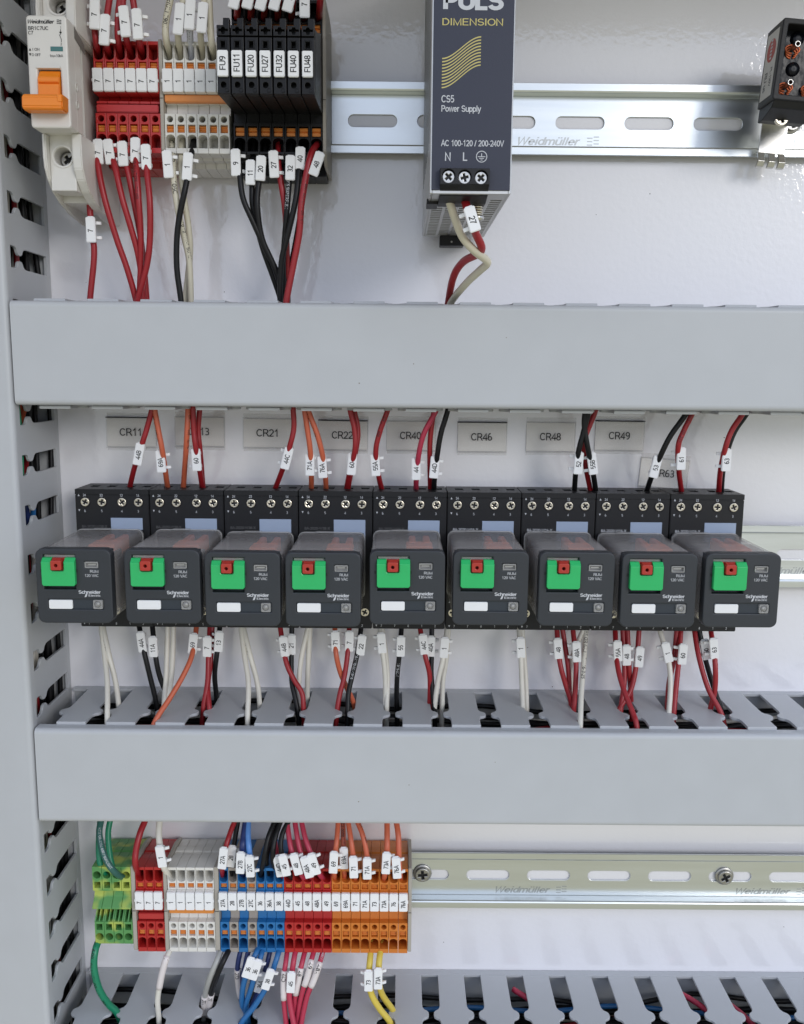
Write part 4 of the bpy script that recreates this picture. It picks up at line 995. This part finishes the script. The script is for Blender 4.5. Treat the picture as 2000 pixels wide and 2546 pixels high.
# --- between the upper duct and the relay sockets
KM = [(0, 34), (.5, 33), (.85, 24), (1, 15)]
KM2 = [(0, 30), (.5, 29), (.85, 21), (1, 14)]
def mid(color, px, name, mk=None, k=KM, r=1.4, prints=()):
    lab = name if mk is None else color+' wire with marker '+mk[0]+' '+name
    if mk is not None:
        mk = (mk[0], mk[1], mk[2], mk[3], 'white wire marker '+mk[0]+' '+name, dict(ear=mk[4] if len(mk) > 4 else 0, L=11.4))
    wire(color, px, k, lab, g2, r, ext0=14, ext1=-2.2, mk=mk, prints=prints)
mid('red', [(379, 1012), (366, 1063), (354, 1102), (334.6, 1162), (323, 1211)], 'in front of label CR11', ('44B', 346, 1129, 10))
mid('orange', [(384, 1012), (392.6, 1063), (403, 1116), (412, 1176), (417, 1213)], 'beside label CR11', ('69A', 400.7, 1147, -5, 1), prints=[('MTW OR AWM 600V UL', 14, 1.4, .9, INK, False)])
mid('orange', [(468, 1012), (463.5, 1105), (456, 1213)], 'plain orange wire crossing label CR13', prints=[('(UL) MTW OR AWM 600V 16AWG', 10, 1.4, -1.0, INK, False)])
mid('red', [(480, 1012), (482, 1070), (487.5, 1116), (498, 1176), (503, 1214)], 'crossing label CR13', ('60', 489, 1143, -4, -1))
mid('red', [(497, 1012), (493, 1070), (498, 1123), (505, 1211)], 'red wire running behind the one crossing label CR13', k=KM2)
mid('red', [(729, 1012), (731, 1063), (721, 1109), (703.5, 1165), (684, 1216)], 'beside label CR21', ('44C', 714, 1139.5, 14, -1))
mid('orange', [(757, 1014), (765, 1070), (772, 1123), (774.5, 1183), (774.5, 1216)], 'between labels CR21 and CR22', ('71A', 771, 1155, 0, 1))
mid('orange', [(765, 1014), (788, 1077), (802, 1130), (809.6, 1186), (810.7, 1216)], 'beside label CR22', ('76A', 802, 1161, -4, 1), prints=[('AWM 600V (UL) MTW OR', 10, 1.4, 1.0, INK, False)])
mid('red', [(870, 1014), (882, 1070), (882.7, 1119.5), (868.7, 1179), (861.6, 1218)], 'crossing label CR22', ('60', 875.7, 1153.5, 5), prints=[])
mid('red', [(880, 1014), (890, 1065), (887, 1110), (873, 1175), (865, 1218)], 'red wire running behind the one crossing label CR22', k=KM2, prints=[('MTW OR AWM (UL)', 16, 1.4, 1.0, INK, False)])
mid('red', [(966, 1014), (946, 1070), (934.7, 1123), (942, 1183), (949.5, 1216)], 'beside label CR40', ('55A', 933.7, 1156, -4, 1), prints=[('MTW OR AWM 600V', 14, 1.5, .2, INK, False)])
mid('crimson', [(1087, 1015), (1055, 1077), (1041, 1133.5), (1035.6, 1193), (1035, 1219)], 'crossing label CR40', ('44', 1035, 1166, 0, 1))
mid('red', [(1080, 1015), (1071, 1081), (1069, 1140.5), (1070.7, 1219)], 'dark red wire running behind marker 44D', k=KM2)
mid('black', [(1115, 1015), (1097, 1077), (1088, 1130), (1081, 1190), (1079.5, 1219)], 'between labels CR40 and CR46', ('44D', 1080.5, 1161.6, 5, 1))
mid('black', [(1466, 1015), (1451.6, 1074), (1439, 1123), (1432, 1176), (1429, 1221)], 'between labels CR48 and CR49', ('52', 1438.5, 1151.6, 5, -1))
mid('black', [(1456, 1015), (1453.7, 1061), (1464, 1123), (1476, 1180), (1482, 1221)], 'beside label CR49', ('55B', 1473, 1152.5, -7, -1))
mid('red', [(1483, 1015), (1462, 1069.7), (1452, 1102.5), (1458, 1164), (1469, 1221)], 'red wire running behind markers 52 and 55B', k=KM2)
mid('black', [(1713, 1018), (1669, 1082), (1644, 1131), (1619.7, 1188.5), (1609, 1221)], 'crossing label CR63', ('53', 1630, 1160.7, 15))
mid('red', [(1726, 1018), (1701.6, 1069.7), (1687, 1110.7), (1689, 1172), (1695.5, 1223)], 'crossing label CR63', ('61', 1693.5, 1140.6, 2, -1), prints=[('AWM (UL) MTW OR DEF', 12, 1.5, .1, INK, False)])
mid('red', [(1852, 1020), (1820.5, 1069.7), (1804, 1114.8), (1792, 1172), (1787.7, 1225)], 'beyond label CR63', ('63', 1806, 1144, 4, -1), prints=[('MTW OR DE', 38, 1.4, .1, INK, False)])
mid('black', [(1862, 1020), (1829, 1069.7), (1811, 1114.8), (1799, 1165), (1794, 1225)], 'black wire running behind the red one with marker 63', k=KM2)

# --- below the relays into the lower duct
ZD = -178.0
def low(color, px, name, mk=None, h0=16, bul=7, prints=(), r=1.4):
    if mk is None: lab = name
    else:
        lab = color+' wire with marker '+mk[0]+' '+name
        mk = (mk[0], mk[1], mk[2], mk[3], 'white wire marker '+mk[0]+' '+name, dict(ear=mk[4] if len(mk) > 4 else 0, L=11.2))
    h1 = max(5, min(50, UZ(px[-1][0], px[-1][1], ZD)[1]))
    wire(color, px, [(0, h0), (.3, h0+bul), (.7, (h0+h1)/2+bul*.6), (1, h1)], lab, g3, r, end=ZD, ext0=8, ext1=-16, mk=mk, prints=prints)
def nth(i): return 'below the relay under label '+CR[i]
low('white', [(251.5, 1556), (260, 1628), (267, 1698), (267, 1786)], 'white wire of a pair hanging '+nth(0))
low('white', [(256, 1556), (271, 1628), (286.6, 1691), (295, 1751)], 'white wire of a pair hanging '+nth(0), prints=[('UL MTW', 16, 1.4, .9, INK, False)])
low('black', [(346, 1556), (358.7, 1621), (372.7, 1680.5), (388.5, 1747)], nth(0), ('44A', 353, 1596, -8))
low('black', [(379, 1556), (387, 1631), (397, 1680.5), (415, 1728), (421, 1745)], nth(0), ('11A', 381.5, 1608, -3))
low('white', [(417, 1556), (413, 1680.5), (408, 1751)], 'white wire of a pair hanging '+nth(1), bul=3)
low('white', [(432, 1556), (427, 1680.5), (414, 1748)], 'white wire of a pair hanging '+nth(1), bul=3)
low('orange', [(489, 1556), (478, 1628), (453.5, 1684), (422, 1737), (384, 1798)], nth(1), ('69', 480.6, 1600, 6, 1), bul=12)
low('red', [(522, 1556), (518.5, 1635), (516, 1698), (506, 1761)], nth(1), ('7', 515.7, 1607.5, 1, 1))
low('red', [(528, 1556), (524, 1645), (517, 1705), (521, 1765)], 'red wire running behind the one with marker 7 '+nth(1), bul=3)
low('black', [(547, 1556), (539.6, 1624), (534, 1680.5), (539, 1737)], nth(1), ('13', 545, 1595, 4, -1))
low('white', [(599, 1556), (608, 1628), (618, 1698), (616, 1779)], 'white wire of a pair hanging '+nth(2))
low('white', [(605, 1556), (622, 1628), (640, 1698), (646, 1751)], 'white wire of a pair hanging '+nth(2), prints=[('UL MTW', 18, 1.4, 1.0, INK, False)])
low('red', [(696.6, 1556), (710.7, 1642), (730, 1687.6), (751, 1723), (755, 1762)], nth(2), ('44B', 707, 1607, -7, -1))
low('black', [(726, 1556), (724.7, 1642), (726.5, 1698), (739, 1758)], nth(2), ('21', 725.4, 1602.5, 1), bul=3)
low('white', [(767, 1556), (751, 1628), (744, 1687.6), (742, 1751)], 'white wire of a pair hanging '+nth(3), bul=4)
low('white', [(772, 1556), (767, 1645), (764, 1735)], 'white wire of a pair hanging '+nth(3), bul=4)
low('orange', [(833, 1556), (835.4, 1621), (846, 1670), (863.5, 1712), (879, 1747)], nth(3), ('71', 834.7, 1594.5, -2, -1), bul=10)
low('red', [(869, 1556), (865, 1621), (857, 1680.5), (846, 1723), (839, 1765)], nth(3), ('7', 869, 1594.5, 2, -1))
low('black', [(899, 1556), (888, 1628), (876, 1680.5), (867, 1723), (865, 1768)], nth(3), ('22', 898.7, 1604, 7, -1), prints=[('16AWG-UL-1015', 24, 1.5, .1, WP, False)])
low('white', [(944, 1556), (953, 1628), (958.4, 1687.6), (958.4, 1754)], nth(4), ('1', 949.6, 1598.7, -4, -1))
low('white', [(950, 1556), (960, 1628), (964, 1687.6), (962, 1757)], 'white wire running behind the one with marker 1 '+nth(4), bul=3)
low('black', [(999, 1556), (993.5, 1628), (988, 1680.5), (986.5, 1733), (987, 1745)], nth(4), ('55', 997, 1607, 2, -1), prints=[('1015-UL-1', 28, 1.5, 0, WP, False)])
low('red', [(1044, 1556), (1057, 1628), (1069, 1680.5), (1069, 1751)], nth(4), ('44C', 1054, 1602, -6, -1))
low('black', [(1074, 1556), (1073.6, 1631), (1073, 1680), (1080, 1758)], nth(4), ('40A', 1071.5, 1607, 2, 1), bul=3)
low('white', [(1113, 1556), (1102.5, 1635), (1090, 1691), (1081, 1758)], nth(5), ('1', 1105, 1610, 5, 1))
low('white', [(1116, 1556), (1110, 1640), (1102, 1691), (1100, 1751)], 'white wire running behind the one with marker 1 '+nth(5), bul=3)
low('white', [(1291, 1562), (1296, 1638), (1298, 1694.6), (1301, 1760)], nth(6), ('1', 1295, 1610, -2, -1))
low('white', [(1299, 1562), (1304, 1638), (1308, 1694.6), (1310, 1755)], 'white wire running behind the one with marker 1 '+nth(6), bul=3)
low('red', [(1385, 1562), (1392, 1643), (1406, 1699), (1425, 1760)], nth(6), ('48', 1388, 1612.6, -3, -1))
low('red', [(1399, 1562), (1413, 1657), (1417, 1727), (1421, 1757)], 'red wire running behind the one with marker 48 '+nth(6), bul=3)
low('red', [(1425, 1562), (1433, 1652), (1429.5, 1737), (1427, 1765)], nth(6), ('48A', 1434, 1620.6, -2, -1))
low('white', [(1453, 1562), (1430, 1615), (1419, 1660), (1424, 1740)], 'white wire slanting behind marker 48A', bul=2)
low('white', [(1458, 1562), (1453, 1634), (1446, 1727), (1443.6, 1798)], 'white wire printed with black lettering '+nth(6), prints=[('EFF OR (UL) MTW 16-3-25', 8, 2.0, 0, INK, False)])
low('red', [(1530, 1562), (1535, 1648), (1551, 1713), (1575, 1774), (1583, 1800)], nth(7), ('55A', 1536, 1618.7, -2, -1), bul=11)
low('red', [(1549, 1562), (1553.6, 1680.5), (1544, 1765)], 'red wire running behind markers 55A and 48', bul=2)
low('red', [(1560.6, 1562), (1565, 1662), (1570, 1746)], nth(7), ('48', 1558, 1629, 0, 1), prints=[('MTW OR AWM', 32, 1.5, .2, INK, False)])
low('red', [(1590, 1562), (1582, 1657), (1568, 1718), (1540, 1765)], nth(7), ('49', 1590, 1633.7, 5, -1), bul=4)
low('white', [(1640, 1562), (1649.6, 1596), (1664, 1648), (1668, 1704), (1664, 1774)], nth(8), ('1', 1659, 1622, -12, -1))
low('red', [(1694, 1562), (1687, 1657), (1680, 1727), (1676, 1774)], nth(8), ('60', 1697.4, 1626.6, 5, -1))
low('red', [(1684, 1562), (1676, 1640), (1664, 1700), (1660, 1765)], 'dark red wire behind markers 1 and 60', bul=2)
low('red', [(1727, 1562), (1738.6, 1633.7), (1762, 1713), (1795, 1777)], 'red wire without a marker '+nth(8))
low('black', [(1738.6, 1562), (1757, 1648), (1781, 1727), (1792.5, 1760)], nth(8), ('60', 1755, 1615, -8, -1), bul=4)
low('red', [(1767.7, 1562), (1778.5, 1643), (1778.5, 1713), (1766.7, 1765)], nth(8), ('63', 1775, 1612.6, -4, -1), bul=10)

# --- lower duct down into the bottom row terminals
def bt(color, px, name, mk=None, k=UPI, r=1.42, prints=(), dh=.8):
    if mk is None: lab = name
    else:
        lab = color+' wire with marker '+mk[0]+' '+name
        mk = (mk[0], mk[1], mk[2], mk[3], 'white wire marker '+mk[0]+' '+name, dict(ear=mk[4] if len(mk) > 4 else 0, L=12.2, dh=dh))
    wire(color, px, k, lab, g4, r, ext0=14, ext1=-1.5, mk=mk, prints=prints)
KD = [(0, 32), (.5, 44), (.9, 42), (1, 31)]
KB = [(0, 26), (.5, 33), (.85, 37), (1, 30)]
bt('green', [(250, 2028), (246, 2080), (247, 2136), (257, 2170), (271, 2182)], 'bright green wire entering the earth terminals beside the dark one', k=KB, r=1.6)
bt('green', [(276, 2028), (269, 2073), (274, 2130), (283, 2165), (292, 2184)], 'bright green wire hanging behind the dark green one', k=KB, r=1.6)
bt('teal', [(254, 2028), (247, 2073), (261, 2132), (287, 2170), (316, 2187)], 'dark green wire curving into the last earth terminal', k=KD, r=1.7, prints=[('MTW OR AWM 600V SUNLIGHT', 20, 1.3, -.5, WP, False)])
bt('red', [(365, 2028), (348, 2073), (338, 2117), (337, 2150), (347, 2182)], 'red wire bending into the bottom row red terminals', r=1.7)
bt('white', [(398, 2028), (395, 2073), (399.6, 2117), (407, 2155), (424.5, 2184)], 'entering the bottom row white terminals', ('1', 401, 2129, -9, 1), r=1.7)
n4 = 'entering the bottom row blue and grey terminals'
bt('red', [(588, 2028), (574, 2067), (563, 2102), (554, 2150), (551, 2186)], n4, ('27A', 554.8, 2133.5, 6))
bt('black', [(594, 2028), (587, 2070), (583, 2098), (575, 2150), (574, 2186)], n4, ('28', 575.5, 2129, 6, 1), k=KB)
bt('navy', [(613, 2028), (606, 2079), (603, 2116), (602.8, 2186)], n4, ('27B', 598.4, 2145, 2, 1), r=1.7)
bt('lightblue', [(618, 2028), (617, 2079), (621, 2123), (626.5, 2183)], n4, ('27C', 622, 2153.7, -3, 1), r=1.6)
nb = 'black wire without a marker curving into the bottom row blue terminals'
bt('black', [(688, 2028), (667, 2084), (656, 2140.5), (646.7, 2186)], nb)
bt('black', [(694, 2028), (673, 2088), (662, 2140.5), (667, 2187)], nb, k=KB)
bt('black', [(702, 2028), (684.4, 2084), (679, 2132), (690, 2190)], nb)
n5 = 'entering the bottom row red terminals'
bt('crimson', [(684, 2028), (681, 2070), (688, 2120), (703.8, 2176), (713, 2191)], n5, ('44D', 694, 2153, -11), k=KB, dh=2.5)
bt('black', [(724, 2028), (702, 2075.5), (700, 2119.5), (719, 2172), (733.6, 2189)], n5, ('45', 708, 2151, -12, 1), dh=2.5)
bt('crimson', [(713, 2028), (717.8, 2074), (726.6, 2119.5), (749, 2173), (761.7, 2191)], n5, ('48', 737, 2148.4, -15, 1), dh=2)
bt('crimson', [(732, 2028), (739, 2079), (749.4, 2126.5), (766, 2168), (781, 2190)], n5, ('48A', 763.5, 2156, -16), dh=2.6)
bt('crimson', [(748, 2028), (758, 2079), (772, 2119.5), (792, 2168), (808, 2191)], n5, ('49', 781, 2148, -16, 1), dh=2)
n6 = 'entering the bottom row orange terminals'
bt('orange', [(842, 2028), (838, 2088), (834.5, 2116), (831, 2165), (832.7, 2190)], n6, ('69', 830, 2144, 3, 1))
bt('orange', [(853, 2028), (854.7, 2103.6), (856, 2160), (857, 2191)], n6, ('69A', 855.5, 2133.5, -1), k=KB, prints=[('-ANCE.0000 MTW', 14, 1.7, .2, INK, False)], dh=2)
bt('orange', [(864, 2028), (873, 2088), (878.4, 2126.5), (883, 2165), (884, 2194)], n6, ('71', 879.6, 2156, -2, 1))
bt('orange', [(884, 2028), (903, 2079), (913, 2130), (913, 2165), (911.7, 2192)], n6, ('71A', 913.5, 2159, 0, 1), prints=[('MTW OR AWM 600V', 14, 1.4, -1.1, INK, False)])
bt('orange', [(962.7, 2028), (963, 2080), (962.7, 2116), (958, 2170), (953, 2190)], n6, ('73A', 960.6, 2145.8, 3, 1), r=1.6)
bt('orange', [(984, 2028), (990.8, 2079), (992, 2135), (994, 2165), (997, 2190)], n6, ('76A', 986.4, 2157, -4, 1), r=1.6)

# --- bottom row terminals down into the bottom duct
ZB2 = -355.6
def bd(color, px, name, mk=None, k=None, r=1.42, prints=(), sleeve=None, L=12.2, h1=None):
    if mk is None: lab = name
    else:
        lab = color+' wire with marker '+mk[0]+' '+name
        mk = (mk[0], mk[1], mk[2], mk[3], 'white wire marker '+mk[0]+' '+name, dict(ear=mk[4] if len(mk) > 4 else 0, L=L, dh=.5))
    h1 = h1 or max(5, min(48, UZ(px[-1][0], px[-1][1], ZB2)[1]))
    k = k or [(0, 30), (.15, 40), (.5, 44), (1, h1)]
    k[-1] = (1, h1)
    wire(color, px, k, lab, g4, r, ext0=1.0, ext1=-12, mk=mk, prints=prints, sleeve=sleeve)
bd('green', [(251, 2330), (238, 2360), (234, 2407), (247, 2460), (270, 2497), (291, 2518)], 'green wire looping from the first earth terminal into the bottom duct', r=1.9, prints=[('MTW 600V (UL) MTW OR AWM - 7501', 6, 2.0, .45, INK, False)])
bd('white', [(433, 2343), (416, 2378), (405, 2413), (397, 2451), (392, 2489), (395, 2530)], 'white wire with a printed sleeve leaving the bottom row white terminals', r=1.5, prints=[('UL MTW', 3, 1.6, -.4, INK, False)], sleeve=(.3, .62, 'I', M_sleeve))
bd('grey', [(558.5, 2343), (541, 2386.5), (523.4, 2427.5), (512, 2465), (508, 2500)], 'grey wire leaving the first blue terminal downwards', sleeve=(.72, .97, '27A', M_sleeve), r=1.6)
bd('black', [(580.5, 2343), (561.5, 2378), (544, 2416), (529, 2457), (520, 2500)], 'black wire leaving the first grey terminal downwards', sleeve=(.72, .97, '77', M_sleeve), r=1.6)
kN = [(0, 30), (.15, 36), (.5, 36), (1, 30)]
bd('navy', [(605, 2343), (596.6, 2372), (590.7, 2410), (593.7, 2455), (600, 2490)], 'dark blue wire with a grey sleeve below the blue terminals', k=list(kN), sleeve=(.5, .8, '27B', M_sleeve))
bd('navy', [(626, 2343), (617, 2369), (608, 2410), (601, 2445), (604, 2490)], 'dark blue wire behind the two markers 36', k=list(kN))
n7 = 'below the bottom row blue terminals'
bd('blue', [(649, 2342), (637.6, 2369), (620, 2405), (605, 2451), (602, 2495), (612, 2518)], n7, ('36', 618.6, 2405.5, 17), r=1.55, h1=38)
bd('blue', [(656, 2345), (650, 2375), (637, 2410), (627, 2450), (614, 2492), (612, 2518)], n7, ('36', 636, 2411, 17, 1), r=1.5, h1=40)
bd('navy', [(676, 2343), (667, 2386.5), (652, 2436), (634.7, 2480), (622, 2512)], n7, ('36A', 648, 2443, 16, 1), k=list(kN), h1=36)
bd('blue', [(700.5, 2343), (690, 2378), (675.6, 2421.6), (658, 2462.6), (631.7, 2503.6), (602, 2542)], n7, ('38', 667, 2435, 17, 1), r=1.55, h1=47)
n8 = ' below the bottom row red terminals'
bd('crimson', [(718, 2343), (711, 2392), (706, 2433), (706, 2486), (713, 2560)], 'crimson wire with sleeve 44D'+n8, sleeve=(.42, .7, '44D', M_sleeve), h1=48)
bd('crimson', [(740, 2343), (731, 2386.5), (724, 2440), (720, 2484), (733, 2560)], n8.strip(), ('45', 724, 2442, 3), r=1.55, h1=50)
bd('crimson', [(765, 2343), (752, 2392), (743, 2433), (734, 2483), (730, 2560)], 'crimson wire with sleeve 48'+n8, sleeve=(.4, .66, '48', M_sleeve), h1=44)
bd('crimson', [(787, 2343), (775, 2386.5), (765, 2427.5), (749, 2480), (736, 2560)], 'crimson wire with sleeve 49'+n8, sleeve=(.34, .62, '49', M_sleeve), h1=46)
bd('crimson', [(810, 2343), (796, 2392), (782.5, 2433), (763.5, 2480), (747, 2560)], 'crimson wire with sleeve 48A'+n8, sleeve=(.34, .62, '48A', M_sleeve), h1=48, prints=[('AWM 600V', 5, 1.3, 0, WP, False)])
n9 = 'below the bottom row orange terminals'
bd('yellow', [(924.5, 2343), (920, 2392), (917, 2436), (924.5, 2474), (945, 2509.5), (970, 2542)], n9, ('73', 916.6, 2438, 0, -1), r=1.75, h1=44)
bd('yellow', [(951, 2343), (943.5, 2386.5), (942, 2436), (951, 2474), (979, 2516)], n9, ('73A', 940.6, 2433, 1, 1), r=1.75, h1=35)

# --- wires lying inside the ducts, seen through the slots
def run(color, pts, label, group, r=1.45):
    cs = catmull([P(*p) for p in pts], 5); o0 = cs[0].copy()
    tag(MB().tube([p-o0 for p in cs], r, WIRE[color], 8).build('wire', None, o0), label, 'wire', group)
def jit(a): return random.uniform(-a, a)
for i in range(13):
    h = 5+i*3.7
    run('black', [(-202+jit(2.0), 215-k*63, h+jit(1.2)) for k in range(11)], 'black wire packed deep inside the vertical duct', 'wires inside the vertical duct', 1.8)
    run('black', [(-184+k*45, -200+jit(2.0), h+jit(1.2)) for k in range(11)], 'black wire packed deep inside the duct below the relays', 'wires inside the duct below the relays', 1.8)
    run('black', [(-184+k*45, -378+jit(2.5), h+jit(1.2)) for k in range(11)], 'black wire packed deep inside the bottom duct', 'wires inside the bottom duct', 1.8)
for i, c in enumerate(['black', 'black', 'white', 'black', 'black', 'green', 'black', 'white', 'red', 'black', 'blue', 'black', 'red', 'black']):
    x = -193.5-(i % 5)*3.3; h = 8+(i*7.7) % 40
    run(c, [(x+jit(2), 215-k*63, h+jit(5)) for k in range(11)], c+' wire running down inside the vertical duct', 'wires inside the vertical duct')
for x, z0, z1, c in ((-198, 5, -30, 'orange'), (-201, 3, -32, 'orange'), (-199, -30, -58, 'red'), (-202, -32, -60, 'blue'), (-197, -57, -86, 'blue'), (-200, -60, -92, 'navy')):
    run(c, [(x-12, z0+24, 20), (x, z0, 30), (x+3, (z0+z1)/2, 28), (x-4, z1, 22), (x-12, z1-20, 20)], c+' wire slanting behind the vertical duct openings', 'wires inside the vertical duct')
for i, c in enumerate(['black', 'black', 'navy', 'black', 'green', 'black', 'blue', 'black', 'red', 'white', 'black', 'black']):
    z = -186-(i % 4)*4.2; h = 9+(i*9.1) % 40
    run(c, [(-184+k*45, z+jit(2.5), h+jit(5)) for k in range(11)], c+' wire lying inside the duct below the relays', 'wires inside the duct below the relays')
for i, c in enumerate(['black', 'blue', 'black', 'navy', 'black', 'red', 'black', 'white', 'black', 'yellow', 'black', 'red']):
    z = -367-(i % 4)*5.0; h = 8+(i*8.3) % 42
    xs = [-184+k*45 for k in range(11)] if c != 'yellow' else [-180+k*8 for k in range(8)]
    run(c, [(x, z+jit(4), h+jit(6)) for x in xs], c+' wire lying inside the bottom duct', 'wires inside the bottom duct')
for x in (82, 178, 196):
    run('crimson', [(x-14, -359, 12), (x-2, -361, 22), (x+6, -362, 38), (x+10, -368, 46)], 'crimson wire bending under the bottom duct slots', 'wires inside the bottom duct', 1.7)
